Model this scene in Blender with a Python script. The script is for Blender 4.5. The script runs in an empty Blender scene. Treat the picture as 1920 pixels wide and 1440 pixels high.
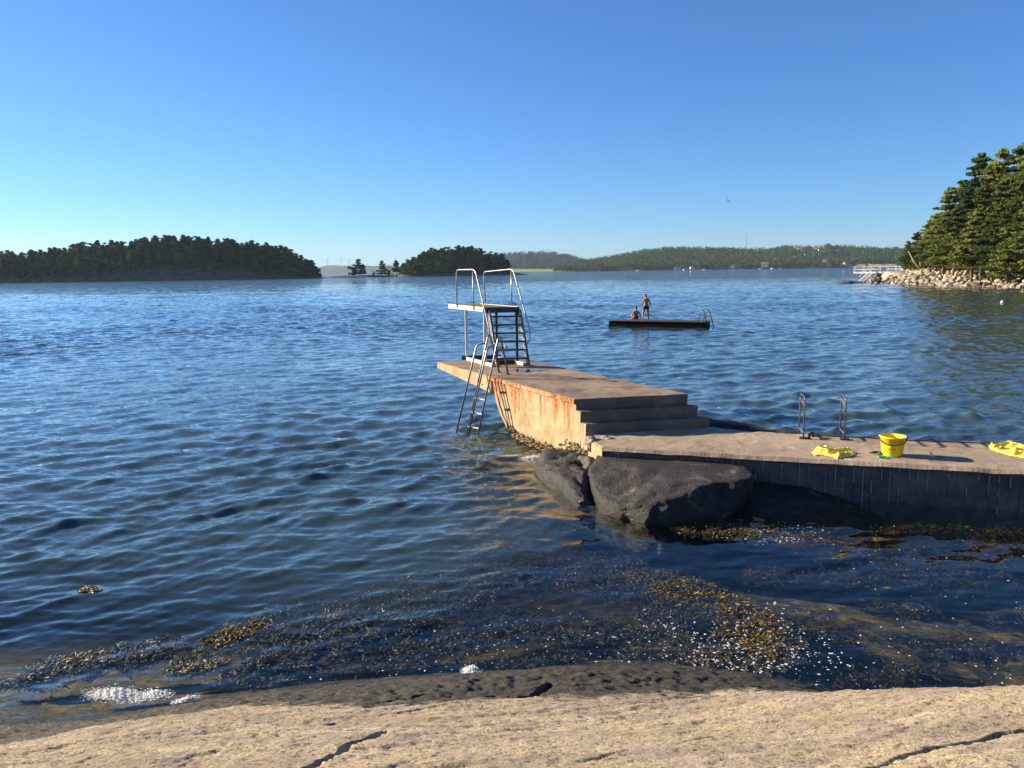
import bpy, bmesh, math, random
import numpy as np
from mathutils import Vector, Matrix

# ------------------------------------------------------------------ camera, sky, sun, exposure
SC = bpy.context.scene
COL = SC.collection
EYE = 3.3
FPX = 1443.0
HOR = 508.0
ROLL = math.atan(0.014)
PITCH = math.atan((720 - HOR) / FPX)

cam_d = bpy.data.cameras.new('camera')
cam = bpy.data.objects.new('camera', cam_d)
COL.objects.link(cam)
cam_d.sensor_width = 36.0
cam_d.lens = 36.0 * FPX / 1920.0
cam_d.clip_start = 0.05
cam_d.clip_end = 30000
cam.matrix_world = (Matrix.Translation((0, 0, EYE)) @ Matrix.Rotation(math.radians(90) - PITCH, 4, 'X')
                    @ Matrix.Rotation(-ROLL, 4, 'Z'))
SC.camera = cam

SUN_EL = math.radians(18.5)
SUN_AZ = math.radians(21.0)          # forward of the -X direction
TO_SUN = Vector((-math.cos(SUN_AZ) * math.cos(SUN_EL), math.sin(SUN_AZ) * math.cos(SUN_EL), math.sin(SUN_EL)))
world = bpy.data.worlds.new("World")
SC.world = world
world.use_nodes = True
wn = world.node_tree.nodes
wl = world.node_tree.links
wn.clear()
w_out = wn.new('ShaderNodeOutputWorld')
w_bg = wn.new('ShaderNodeBackground')
w_sky = wn.new('ShaderNodeTexSky')
w_sky.sky_type = 'NISHITA'
w_sky.sun_disc = False
w_sky.sun_elevation = SUN_EL
w_sky.sun_rotation = math.atan2(TO_SUN.x, TO_SUN.y)
w_sky.altitude = 0
w_sky.air_density = 0.9
w_sky.dust_density = 0.1
w_sky.ozone_density = 8.6
w_bg.inputs['Strength'].default_value = 0.068
wl.new(w_sky.outputs[0], w_bg.inputs[0])
wl.new(w_bg.outputs[0], w_out.inputs[0])

sun_d = bpy.data.lights.new('sun', 'SUN')
sun_d.energy = 5.0
sun_d.angle = math.radians(0.55)
sun_d.color = (1.0, 0.81, 0.57)
sun = bpy.data.objects.new('sun', sun_d)
COL.objects.link(sun)
sun.rotation_euler = TO_SUN.to_track_quat('Z', 'Y').to_euler()
sun.location = (-30, 10, 30)

SC.view_settings.view_transform = 'Standard'
SC.view_settings.look = 'None'
SC.view_settings.gamma = 1.0
SC.view_settings.exposure = 1.4
SC.view_settings.use_curve_mapping = False
SC.render.engine = 'CYCLES'
SC.cycles.max_bounces = 6
SC.cycles.transparent_max_bounces = 12
SC.cycles.volume_bounces = 0
SC.cycles.use_denoising = True
SC.cycles.caustics_reflective = False
SC.cycles.caustics_refractive = False
SC.cycles.sample_clamp_indirect = 6.0

rng = np.random.default_rng(7)
random.seed(7)

# ------------------------------------------------------------------ measuring helpers (photograph pixel -> point in the place)
def ray(u, v):
    a, b = u - 960.0, 720.0 - v
    ca, sa = math.cos(ROLL), math.sin(ROLL)
    x, y = a * ca + b * sa, -a * sa + b * ca
    return np.array([x, FPX * math.cos(PITCH) + y * math.sin(PITCH), -FPX * math.sin(PITCH) + y * math.cos(PITCH)])

def P(u, v, z=0.0):
    d = ray(u, v); t = (z - EYE) / d[2]
    return np.array([d[0] * t, d[1] * t, z])

def PD(u, v, Y):
    d = ray(u, v); t = Y / d[1]
    return np.array([d[0] * t, Y, EYE + d[2] * t])

# ------------------------------------------------------------------ object helpers
def tag(o, label=None, cat=None, group=None, kind=None):
    if label: o['label'] = label
    if cat: o['category'] = cat
    if group: o['group'] = group
    if kind: o['kind'] = kind
    return o

def empty(name, loc=(0, 0, 0), rz=0.0):
    o = bpy.data.objects.new(name, None)
    COL.objects.link(o)
    o.location = loc
    o.rotation_euler = (0, 0, rz)
    o.empty_display_size = 0.2
    return o

def link_mesh(name, me, mat, parent=None, smooth=False):
    if mat is not None:
        me.materials.append(mat)
    if smooth:
        me.polygons.foreach_set('use_smooth', [True] * len(me.polygons))
    o = bpy.data.objects.new(name, me)
    COL.objects.link(o)
    if parent is not None:
        o.parent = parent
    return o

def np_mesh(name, verts, quads):
    """verts (n,3); quads (m,k) all faces with k corners"""
    me = bpy.data.meshes.new(name)
    n, m, k = len(verts), len(quads), quads.shape[1]
    me.vertices.add(n)
    me.vertices.foreach_set('co', np.ascontiguousarray(verts, dtype=np.float32).ravel())
    me.loops.add(m * k)
    me.loops.foreach_set('vertex_index', np.ascontiguousarray(quads, dtype=np.int32).ravel())
    me.polygons.add(m)
    me.polygons.foreach_set('loop_start', np.arange(0, m * k, k, dtype=np.int32))
    me.polygons.foreach_set('loop_total', np.full(m, k, dtype=np.int32))
    me.update(calc_edges=True)
    return me

def grid_quads(nr, nc):
    i = np.arange(nr - 1)[:, None] * nc + np.arange(nc - 1)[None, :]
    return np.stack([i, i + 1, i + nc + 1, i + nc], -1).reshape(-1, 4)

class MB:
    """collects boxes, prisms and tubes into one mesh"""
    def __init__(s): s.v = []; s.f = []
    def add(s, vs, fs):
        b = len(s.v); s.v += [tuple(map(float, p)) for p in vs]
        s.f += [tuple(b + i for i in f) for f in fs]; return s
    def box(s, c, sx, sy, sz, rz=0.0):
        ca, sa = math.cos(rz), math.sin(rz); vs = []
        for dz in (-.5, .5):
            for dx, dy in ((-.5, -.5), (.5, -.5), (.5, .5), (-.5, .5)):
                x, y = dx * sx, dy * sy
                vs.append((c[0] + x * ca - y * sa, c[1] + x * sa + y * ca, c[2] + dz * sz))
        return s.add(vs, [(3, 2, 1, 0), (4, 5, 6, 7), (0, 1, 5, 4), (1, 2, 6, 5), (2, 3, 7, 6), (3, 0, 4, 7)])
    def prism(s, pts, z0, z1):
        """pts counter-clockwise plan polygon; z0/z1 numbers or lists"""
        n = len(pts)
        a = z0 if hasattr(z0, '__len__') else [z0] * n
        b = z1 if hasattr(z1, '__len__') else [z1] * n
        vs = [(p[0], p[1], a[i]) for i, p in enumerate(pts)] + [(p[0], p[1], b[i]) for i, p in enumerate(pts)]
        fs = [tuple(range(n - 1, -1, -1)), tuple(range(n, 2 * n))]
        fs += [(i, (i + 1) % n, n + (i + 1) % n, n + i) for i in range(n)]
        return s.add(vs, fs)
    def tube(s, pts, r, seg=8, caps=True):
        pts = [Vector(p) for p in pts]; n = len(pts)
        rs = r if hasattr(r, '__len__') else [r] * n
        prev = None; vs = []
        for i in range(n):
            t = (pts[min(i + 1, n - 1)] - pts[max(i - 1, 0)]).normalized()
            if prev is None:
                q = Vector((0, 0, 1)) if abs(t.z) < .9 else Vector((1, 0, 0))
                e = t.cross(q).normalized()
            else:
                e = (prev - t * prev.dot(t)).normalized()
            prev = e; g = t.cross(e)
            for k in range(seg):
                a = 2 * math.pi * k / seg
                vs.append(pts[i] + (e * math.cos(a) + g * math.sin(a)) * rs[i])
        fs = []
        for i in range(n - 1):
            for k in range(seg):
                k2 = (k + 1) % seg
                fs.append((i * seg + k, i * seg + k2, (i + 1) * seg + k2, (i + 1) * seg + k))
        if caps:
            fs.append(tuple(range(seg - 1, -1, -1))); fs.append(tuple(range((n - 1) * seg, n * seg)))
        return s.add(vs, fs)
    def beam(s, a, b, w, h, up=(0, 0, 1)):
        a, b = Vector(a), Vector(b); t = (b - a).normalized(); e = t.cross(Vector(up)).normalized(); g = e.cross(t)
        vs = []
        for p in (a, b):
            for i, j in ((-1, -1), (1, -1), (1, 1), (-1, 1)):
                vs.append(p + e * (i * w / 2) + g * (j * h / 2))
        return s.add(vs, [(3, 2, 1, 0), (4, 5, 6, 7), (0, 1, 5, 4), (1, 2, 6, 5), (2, 3, 7, 6), (3, 0, 4, 7)])
    def mesh(s, name):
        me = bpy.data.meshes.new(name); me.from_pydata(s.v, [], s.f)
        bm = bmesh.new(); bm.from_mesh(me); bmesh.ops.recalc_face_normals(bm, faces=bm.faces); bm.to_mesh(me); bm.free()
        return me
    def build(s, name, mat, parent=None, smooth=False, bevel=0.0, seg=2):
        o = link_mesh(name, s.mesh(name), mat, parent, smooth)
        if bevel:
            m = o.modifiers.new('bevel', 'BEVEL'); m.width = bevel; m.segments = seg; m.limit_method = 'ANGLE'
        return o

def bend(pts, r=0.08, n=5):
    """round the inner corners of a polyline"""
    pts = [Vector(p) for p in pts]; out = [pts[0]]
    for i in range(1, len(pts) - 1):
        a, b, c = pts[i - 1], pts[i], pts[i + 1]
        d1 = (a - b); d2 = (c - b); q = min(r, d1.length * .45, d2.length * .45)
        p1 = b + d1.normalized() * q; p2 = b + d2.normalized() * q
        for k in range(n + 1):
            t = k / n; out.append(p1 * (1 - t) ** 2 + b * 2 * t * (1 - t) + p2 * t * t)
    out.append(pts[-1]); return out

def copy_tree(o, parent=None, loc=None, rz=None, scale=None):
    c = o.copy(); COL.objects.link(c); c.parent = parent
    if loc is not None: c.location = loc
    if rz is not None: c.rotation_euler = (0, 0, rz)
    if scale is not None: c.scale = scale
    for ch in list(o.children): copy_tree(ch, c)
    return c

# value noise in numpy
_perm = np.random.default_rng(11).permutation(4096)
_val = np.random.default_rng(12).random(4096) * 2 - 1
def vnoise(x, y, z=0.0):
    x = np.asarray(x, float); y = np.asarray(y, float); z = np.zeros_like(x) + z
    xi, yi, zi = np.floor(x).astype(int), np.floor(y).astype(int), np.floor(z).astype(int)
    fx, fy, fz = x - xi, y - yi, z - zi
    fx, fy, fz = fx * fx * (3 - 2 * fx), fy * fy * (3 - 2 * fy), fz * fz * (3 - 2 * fz)
    def h(a, b, c): return _val[_perm[(_perm[(_perm[a & 4095] + b) & 4095] + c) & 4095]]
    r = 0
    for a in (0, 1):
        for b in (0, 1):
            for c in (0, 1):
                r = r + h(xi + a, yi + b, zi + c) * (fx if a else 1 - fx) * (fy if b else 1 - fy) * (fz if c else 1 - fz)
    return r
def fbm(x, y, z=0.0, o=4, g=.5):
    r = 0; a = 1
    for i in range(o):
        r = r + a * vnoise(x * 2 ** i + 17.3 * i, y * 2 ** i - 9.1 * i, z * 2 ** i); a *= g
    return r

# ------------------------------------------------------------------ materials
class NT:
    def __init__(s, name):
        s.m = bpy.data.materials.new(name); s.m.use_nodes = True
        s.n = s.m.node_tree.nodes; s.l = s.m.node_tree.links; s.n.clear()
        s.out = s.n.new('ShaderNodeOutputMaterial')
    def new(s, t, **kw):
        n = s.n.new(t)
        for k, v in kw.items():
            if hasattr(n, k): setattr(n, k, v)
            else: n.inputs[k].default_value = v
        return n
    def link(s, a, b): s.l.new(a, b)
    def coords(s, scale=(1, 1, 1), rot=(0, 0, 0), which='Object'):
        tc = s.new('ShaderNodeTexCoord'); mp = s.new('ShaderNodeMapping')
        mp.inputs['Scale'].default_value = scale; mp.inputs['Rotation'].default_value = rot
        s.link(tc.outputs[which], mp.inputs[0]); return mp.outputs[0]
    def noise(s, vec, scale, detail=4, rough=.55, dist=0.0):
        n = s.new('ShaderNodeTexNoise'); n.inputs['Scale'].default_value = scale
        n.inputs['Detail'].default_value = detail; n.inputs['Roughness'].default_value = rough
        n.inputs['Distortion'].default_value = dist
        if vec is not None: s.link(vec, n.inputs['Vector'])
        return n
    def ramp(s, fac, stops):
        r = s.new('ShaderNodeValToRGB'); e = r.color_ramp.elements
        while len(e) < len(stops): e.new(.5)
        for i, (p, c) in enumerate(stops):
            e[i].position = p; e[i].color = (c[0], c[1], c[2], 1) if hasattr(c, '__len__') else (c, c, c, 1)
        s.link(fac, r.inputs[0]); return r.outputs[0]
    def mix(s, fac, a, b, mode='MIX'):
        m = s.new('ShaderNodeMix', data_type='RGBA', blend_type=mode)
        for sock, v in ((m.inputs[0], fac), (m.inputs[6], a), (m.inputs[7], b)):
            if hasattr(v, 'is_linked'): s.link(v, sock)
            elif hasattr(v, '__len__'): sock.default_value = (v[0], v[1], v[2], 1)
            else: sock.default_value = v
        return m.outputs[2]
    def math(s, op, a, b=0.0, clamp=False):
        m = s.new('ShaderNodeMath', operation=op, use_clamp=clamp)
        for sock, v in ((m.inputs[0], a), (m.inputs[1], b)):
            if hasattr(v, 'is_linked'): s.link(v, sock)
            else: sock.default_value = v
        return m.outputs[0]
    def bump(s, h, strength=.5, dist=.02, normal=None):
        b = s.new('ShaderNodeBump'); b.inputs['Strength'].default_value = strength; b.inputs['Distance'].default_value = dist
        s.link(h, b.inputs['Height'])
        if normal is not None: s.link(normal, b.inputs['Normal'])
        return b.outputs[0]
    def pbsdf(s, color, rough=.8, normal=None, metal=0.0, spec=.5):
        p = s.new('ShaderNodeBsdfPrincipled')
        for k, v in (('Base Color', color), ('Roughness', rough), ('Metallic', metal), ('Specular IOR Level', spec)):
            if hasattr(v, 'is_linked'): s.link(v, p.inputs[k])
            elif hasattr(v, '__len__'): p.inputs[k].default_value = (v[0], v[1], v[2], 1)
            else: p.inputs[k].default_value = v
        if normal is not None: s.link(normal, p.inputs['Normal'])
        s.link(p.outputs[0], s.out.inputs[0]); return s.m

def simple(name, col, rough=.7, var=.15, scale=8, metal=0.0, bump=0.0, spec=.5):
    t = NT(name); v = t.coords()
    n = t.noise(v, scale, 3)
    lo = [c * (1 - var) for c in col]; hi = [min(1, c * (1 + var)) for c in col]
    c = t.ramp(n.outputs[0], [(.3, lo), (.7, hi)])
    nm = t.bump(n.outputs[0], bump, .02) if bump else None
    return t.pbsdf(c, rough, nm, metal, spec)

def m_granite():
    t = NT('granite_shore'); v = t.coords()
    g = t.noise(v, 62, 4, .8)                                  # crystal speckle
    base = t.ramp(g.outputs[0], [(.33, (.12, .09, .065)), (.42, (.38, .31, .20)), (.53, (.58, .49, .33)), (.66, (.76, .68, .52))])
    vs = t.coords((1.1, 5.5, 1.1), (0, 0, -.32))
    b = t.noise(vs, 2.2, 6, .6, .6)                            # foliation bands
    base = t.mix(t.ramp(b.outputs[0], [(.38, .0), (.66, .6)]), base, (.54, .43, .25), 'MIX')
    pk = t.noise(v, 3.2, 5, .6)
    base = t.mix(t.ramp(pk.outputs[0], [(.46, .0), (.60, .55)]), base, (.42, .345, .31))
    gr = t.noise(t.coords((.8, 2.4, .8), (0, 0, -.32)), 1.3, 6, .65, .4)
    base = t.mix(t.ramp(gr.outputs[0], [(.46, .0), (.58, .62)]), base, (.30, .255, .19))
    vein = t.noise(t.coords((.5, 7, .5), (0, 0, -.26)), 1.6, 5, .6, .3)
    base = t.mix(t.ramp(vein.outputs[0], [(.60, .0), (.68, .6)]), base, (.74, .66, .50))
    pits = t.noise(v, 34, 4, .65)
    base = t.mix(t.ramp(pits.outputs[0], [(.36, .9), (.46, 0.)]), base, (.10, .08, .065))
    lich = t.noise(v, 6, 6, .75)
    base = t.mix(t.ramp(lich.outputs[0], [(.66, .0), (.74, .55)]), base, (.20, .155, .17))
    att = t.new('ShaderNodeAttribute', attribute_name='tide')
    edge = t.noise(vs, 2.2, 8, .72)
    fac = t.math('ADD', att.outputs['Fac'], t.math('MULTIPLY', t.math('SUBTRACT', edge.outputs[0], .5), 2.1), False)
    wet = t.ramp(fac, [(.40, 0.), (.62, 1.)])
    alg = t.ramp(t.noise(v, 11, 5, .7).outputs[0], [(.35, (.018, .017, .013)), (.55, (.05, .045, .032)), (.72, (.115, .095, .06))])
    col = t.mix(wet, base, alg)
    att2 = t.new('ShaderNodeAttribute', attribute_name='under')
    col = t.mix(att2.outputs['Fac'], col, t.ramp(t.noise(v, 4.5, 7, .75, .5).outputs[0], [(.36, (.012, .010, .005)), (.48, (.05, .035, .012)), (.56, (.15, .10, .025)), (.66, (.30, .21, .05))]))
    h = t.mix(.45, b.outputs[0], pits.outputs[0])
    h = t.mix(.4, h, g.outputs[0])
    nm = t.bump(h, 1.0, .055)
    rough = t.math('SUBTRACT', .88, t.math('MULTIPLY', wet, .25))
    return t.pbsdf(col, rough, nm, spec=.35)

def m_concrete(name, a, b, c, rust=0.0, scale=1.0, ztop=1.15, wet=False):
    t = NT(name); v = t.coords()
    n1 = t.noise(v, 1.6 * scale, 6, .65, .3); n2 = t.noise(v, 38, 4, .7); n3 = t.noise(v, 7, 5, .6)
    col = t.ramp(n1.outputs[0], [(.3, a), (.5, b), (.7, c)])
    col = t.mix(t.ramp(n2.outputs[0], [(.3, .55), (.5, 0.)]), col, tuple(x * .5 for x in a))
    col = t.mix(t.ramp(n3.outputs[0], [(.55, 0.), (.7, .35)]), col, tuple(min(1, x * 1.25) for x in c))
    if rust:
        sp = t.new('ShaderNodeSeparateXYZ'); t.link(t.coords(), sp.inputs[0])
        vr = t.coords((7, 7, .42))
        r1 = t.noise(vr, 1.0, 4, .6, .15)
        grad = t.new('ShaderNodeMapRange'); grad.inputs[1].default_value = .25; grad.inputs[2].default_value = ztop
        grad.inputs[3].default_value = -.13; grad.inputs[4].default_value = .10
        t.link(sp.outputs[2], grad.inputs[0])
        f = t.math('ADD', r1.outputs[0], grad.outputs[0])
        m = t.ramp(f, [(.50, 0.), (.56, .55), (.64, 1.)])
        rc = t.ramp(t.noise(v, 14, 4, .6).outputs[0], [(.35, (.15, .035, .012)), (.55, (.38, .125, .035)), (.7, (.50, .25, .09))])
        col = t.mix(t.math('MULTIPLY', m, rust), col, rc)
        vv = t.coords((11, 11, .9)); st = t.noise(vv, 1.0, 4, .6)
        col = t.mix(t.ramp(st.outputs[0], [(.56, 0.), (.68, .45)]), col, (.50, .42, .30))
        # dark tide line close to the water
        gl = t.new('ShaderNodeMapRange'); gl.inputs[1].default_value = .02; gl.inputs[2].default_value = .30
        gl.inputs[3].default_value = 1.; gl.inputs[4].default_value = 0.
        t.link(sp.outputs[2], gl.inputs[0])
        col = t.mix(t.ramp(t.math('ADD', gl.outputs[0], t.math('SUBTRACT', n3.outputs[0], .5)), [(.5, 0.), (.75, .9)]), col, (.07, .055, .03))
    rough = .9
    if wet:
        rough = t.ramp(n1.outputs[0], [(.38, .55), (.46, .92)])
    h = t.mix(.5, n2.outputs[0], n3.outputs[0])
    return t.pbsdf(col, rough, t.bump(h, .6, .02), spec=.35)

def m_dark_rock():
    t = NT('wet_rock'); v = t.coords()
    n = t.noise(v, 2.2, 7, .68, .8); n2 = t.noise(t.coords((1, 1, 2.5)), 22, 5, .7); big = t.noise(v, .9, 3, .5)
    col = t.ramp(n.outputs[0], [(.38, (.004, .004, .004)), (.51, (.013, .0115, .0095)), (.585, (.060, .048, .033)), (.67, (.22, .175, .115))])
    col = t.mix(t.ramp(big.outputs[0], [(.46, .85), (.62, 0.)]), col, (.014, .014, .016))
    sp = t.new('ShaderNodeSeparateXYZ'); gm = t.new('ShaderNodeNewGeometry'); t.link(gm.outputs['Position'], sp.inputs[0])
    lo = t.new('ShaderNodeMapRange'); lo.inputs[1].default_value = .05; lo.inputs[2].default_value = .28
    lo.inputs[3].default_value = 1.; lo.inputs[4].default_value = 0.
    t.link(sp.outputs[2], lo.inputs[0])
    w = t.math('MULTIPLY', lo.outputs[0], t.ramp(n2.outputs[0], [(.4, .6), (.55, 1.)]))
    col = t.mix(w, col, (.02, .02, .014))
    rough = t.math('SUBTRACT', .72, t.math('MULTIPLY', lo.outputs[0], .42))
    h = t.mix(.5, n.outputs[0], n2.outputs[0])
    return t.pbsdf(col, rough, t.bump(h, 1.0, .07), spec=.5)

def m_leaf(name, a, b, c, scale=.5, rough=.75, trans=.25):
    t = NT(name)
    oi = t.new('ShaderNodeObjectInfo'); v = t.coords()
    n = t.noise(v, scale, 3, .6)
    f = t.math('ADD', n.outputs[0], t.math('MULTIPLY', t.math('SUBTRACT', oi.outputs['Random'], .5), .38))
    col = t.ramp(f, [(.32, a), (.5, b), (.68, c)])
    d = t.new('ShaderNodeBsdfDiffuse'); tr = t.new('ShaderNodeBsdfTranslucent'); mx = t.new('ShaderNodeMixShader')
    t.link(col, d.inputs[0]); t.link(col, tr.inputs[0]); mx.inputs[0].default_value = trans
    t.link(d.outputs[0], mx.inputs[1]); t.link(tr.outputs[0], mx.inputs[2]); t.link(mx.outputs[0], t.out.inputs[0])
    return t.m

def m_water():
    t = NT('sea_water')
    deep = t.new('ShaderNodeAttribute', attribute_name='deep')
    fine = t.new('ShaderNodeAttribute', attribute_name='fine')
    geo = t.new('ShaderNodeNewGeometry')
    # small ripples the sheet's geometry is too coarse for: slopes from two noise fields
    def slope(scale, stretch):
        tc = t.new('ShaderNodeTexCoord'); mp = t.new('ShaderNodeMapping')
        mp.inputs['Scale'].default_value = stretch; mp.inputs['Rotation'].default_value = (0, 0, .5)
        t.link(tc.outputs['Object'], mp.inputs[0])
        n = t.noise(mp.outputs[0], scale, 4, .68)
        s = t.new('ShaderNodeVectorMath', operation='SUBTRACT'); s.inputs[1].default_value = (.5, .5, .5)
        t.link(n.outputs['Color'], s.inputs[0])
        m = t.new('ShaderNodeVectorMath', operation='MULTIPLY'); m.inputs[1].default_value = (1, 1, 0)
        t.link(s.outputs[0], m.inputs[0]); return m.outputs[0]
    s1 = slope(9.0, (.55, 1.3, 1)); s2 = slope(.75, (.5, 1.2, 1))
    k1 = t.new('ShaderNodeVectorMath', operation='SCALE'); t.link(s1, k1.inputs[0])
    calm = t.new('ShaderNodeAttribute', attribute_name='chop')
    t.link(t.math('MULTIPLY', calm.outputs['Fac'], .55), k1.inputs[3])
    k2 = t.new('ShaderNodeVectorMath', operation='SCALE'); t.link(s2, k2.inputs[0])
    gust = t.noise(t.coords((.020, .055, .02), (0, 0, .3)), 1.0, 4, .65)
    t.link(t.math('MULTIPLY', fine.outputs['Fac'], t.math('ADD', .6, t.math('MULTIPLY', gust.outputs[0], 7.0))), k2.inputs[3])
    a = t.new('ShaderNodeVectorMath', operation='ADD'); t.link(k1.outputs[0], a.inputs[0]); t.link(k2.outputs[0], a.inputs[1])
    b = t.new('ShaderNodeVectorMath', operation='ADD'); t.link(a.outputs[0], b.inputs[0]); t.link(geo.outputs['Normal'], b.inputs[1])
    nn = t.new('ShaderNodeVectorMath', operation='NORMALIZE'); t.link(b.outputs[0], nn.inputs[0])
    N = nn.outputs[0]
    # reflectance of the air-water face, the same from both sides
    dt = t.new('ShaderNodeVectorMath', operation='DOT_PRODUCT'); t.link(N, dt.inputs[0]); t.link(geo.outputs['Incoming'], dt.inputs[1])
    c1 = t.math('SUBTRACT', 1.0, t.math('ABSOLUTE', dt.outputs['Value']), True)
    frv = t.math('ADD', .02, t.math('MULTIPLY', .98, t.math('POWER', c1, 5.0)), True)
    gl = t.new('ShaderNodeBsdfGlossy'); gl.inputs['Roughness'].default_value = .04; t.link(N, gl.inputs['Normal'])
    gl.inputs['Color'].default_value = (1, 1, 1, 1)
    tr = t.new('ShaderNodeBsdfTransparent'); tr.inputs['Color'].default_value = (.80, .86, .80, 1)
    df = t.new('ShaderNodeBsdfDiffuse'); df.inputs['Color'].default_value = (.046, .080, .088, 1)
    body = t.new('ShaderNodeMixShader'); t.link(deep.outputs['Fac'], body.inputs[0])
    t.link(tr.outputs[0], body.inputs[1]); t.link(df.outputs[0], body.inputs[2])
    mx = t.new('ShaderNodeMixShader'); t.link(frv, mx.inputs[0])
    t.link(body.outputs[0], mx.inputs[1]); t.link(gl.outputs[0], mx.inputs[2])
    t.link(mx.outputs[0], t.out.inputs[0])
    return t.m

def m_foam():
    t = NT('sea_foam'); d = t.new('ShaderNodeBsdfDiffuse'); d.inputs[0].default_value = (.82, .85, .86, 1)
    tr = t.new('ShaderNodeBsdfTransparent'); mx = t.new('ShaderNodeMixShader'); mx.inputs[0].default_value = .68
    t.link(tr.outputs[0], mx.inputs[1]); t.link(d.outputs[0], mx.inputs[2]); t.link(mx.outputs[0], t.out.inputs[0]); return t.m

M = dict(
    granite=m_granite(), wet_rock=m_dark_rock(), water=m_water(),
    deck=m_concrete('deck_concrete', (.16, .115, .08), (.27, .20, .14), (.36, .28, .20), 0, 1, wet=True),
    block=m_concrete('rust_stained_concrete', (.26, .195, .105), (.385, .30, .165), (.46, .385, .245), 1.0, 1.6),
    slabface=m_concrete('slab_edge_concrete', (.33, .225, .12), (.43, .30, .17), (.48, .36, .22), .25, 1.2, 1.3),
    riser=m_concrete('shaded_step_concrete', (.09, .075, .06), (.135, .115, .09), (.21, .18, .14)),  # shade on the risers put into the colour, darker than the deck
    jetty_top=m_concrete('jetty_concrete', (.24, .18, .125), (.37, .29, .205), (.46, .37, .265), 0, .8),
    jetty_face=m_concrete('shaded_wall_concrete', (.065, .066, .066), (.115, .115, .11), (.18, .175, .165), 0, 1.6),  # the wall's shade put into the colour, darker than the jetty top
    lime=simple('sunlit_lime_drip', (.34, .34, .32), .85, .25, 30),
    galv=simple('galvanised_steel', (.36, .36, .37), .38, .25, 14, .75),
    paint=simple('white_paint', (.72, .66, .55), .6, .12, 6),
    darksteel=simple('dark_weathered_steel', (.055, .045, .05), .55, .4, 9, .4),
    steel=simple('wet_ladder_steel', (.17, .17, .18), .35, .3, 12, .7),
    yellow=simple('yellow_plastic', (.88, .68, .02), .35, .05, 5),
    yellow_cloth=simple('yellow_fabric', (.85, .66, .10), .85, .08, 20),
    green=simple('green_plastic', (.03, .42, .10), .4, .1, 10),
    white=simple('white_plastic', (.8, .8, .78), .4, .05, 10),
    black=simple('black_rubber', (.012, .012, .014), .6, .2, 10),
    brown=simple('dark_brown_plastic', (.06, .018, .02), .6, .3, 10),
    rope=simple('pale_rope', (.55, .60, .50), .9, .3, 40),
    raft=simple('raft_timber', (.010, .009, .009), .9, .3, 4, spec=.1),
    raft_top=simple('raft_deck', (.075, .068, .06), .9, .25, 5, spec=.2),
    skin=simple('tanned_skin', (.34, .17, .11), .55, .1, 12),
    hair=simple('dark_hair', (.02, .013, .01), .7, .2, 30),
    shorts=simple('dark_red_shorts', (.10, .012, .018), .8, .2, 20),
    bark=simple('pine_bark', (.16, .095, .055), .9, .35, 3, bump=.4),
    birch=simple('pale_dead_wood', (.50, .43, .33), .8, .2, 4),
    needle=m_leaf('pine_needles', (.045, .07, .022), (.115, .15, .042), (.21, .235, .065), .35, trans=.45),
    needle_dark=m_leaf('dark_pine_needles', (.018, .038, .014), (.045, .075, .026), (.09, .12, .04), .15, trans=.3),
    leafy=m_leaf('leafy_green', (.05, .075, .018), (.12, .155, .03), (.20, .23, .05), .6, trans=.35),
    forest=m_leaf('far_forest', (.012, .026, .011), (.032, .056, .020), (.075, .10, .032), .02, trans=.2),
    stone=simple('shore_stone', (.33, .285, .225), .9, .45, .9, bump=.3),
    stone_dark=simple('shore_stone_dark', (.10, .085, .07), .8, .35, .9, bump=.3),
    islandrock=simple('island_rock', (.085, .066, .052), .9, .6, .25, bump=.8),
    soil=simple('forest_floor', (.06, .055, .03), .95, .3, .1),
    gold=simple('stubble_field', (.42, .32, .17), .95, .08, .02),
    meadow=simple('green_meadow', (.20, .27, .06), .95, .15, .02),
    ridge=simple('far_ridge', (.05, .07, .06), .95, .1, .002),
    wallwhite=simple('white_render', (.75, .73, .70), .7, .05, 1),
    wallred=simple('red_boathouse', (.38, .10, .06), .8, .1, 1),
    roofgrey=simple('grey_roof', (.16, .15, .15), .8, .15, 1),
    roofred=simple('tile_roof', (.36, .13, .08), .8, .15, 1),
    midsteel=simple('stair_steel', (.13, .12, .12), .5, .3, 9, .4),
    glass=simple('window_glass', (.03, .04, .05), .1, .1, 1),
    foam=m_foam(),
    mussel=simple('barnacles', (.30, .235, .12), .9, .5, 9),
)
def m_weed():
    t = NT('bladderwrack'); geo = t.new('ShaderNodeNewGeometry'); n = t.noise(t.coords(), 6, 3, .6)
    wht = t.new('ShaderNodeTexWhiteNoise'); wht.noise_dimensions = '3D'
    att = t.new('ShaderNodeAttribute', attribute_name='tone')
    col = t.ramp(att.outputs['Fac'], [(.05, (.018, .012, .005)), (.45, (.075, .05, .012)), (.75, (.22, .145, .02)), (.97, (.46, .31, .04))])
    return t.pbsdf(col, .62, spec=.4)
M['weed'] = m_weed()
for k in ('skin', 'yellow'): pass

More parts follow.
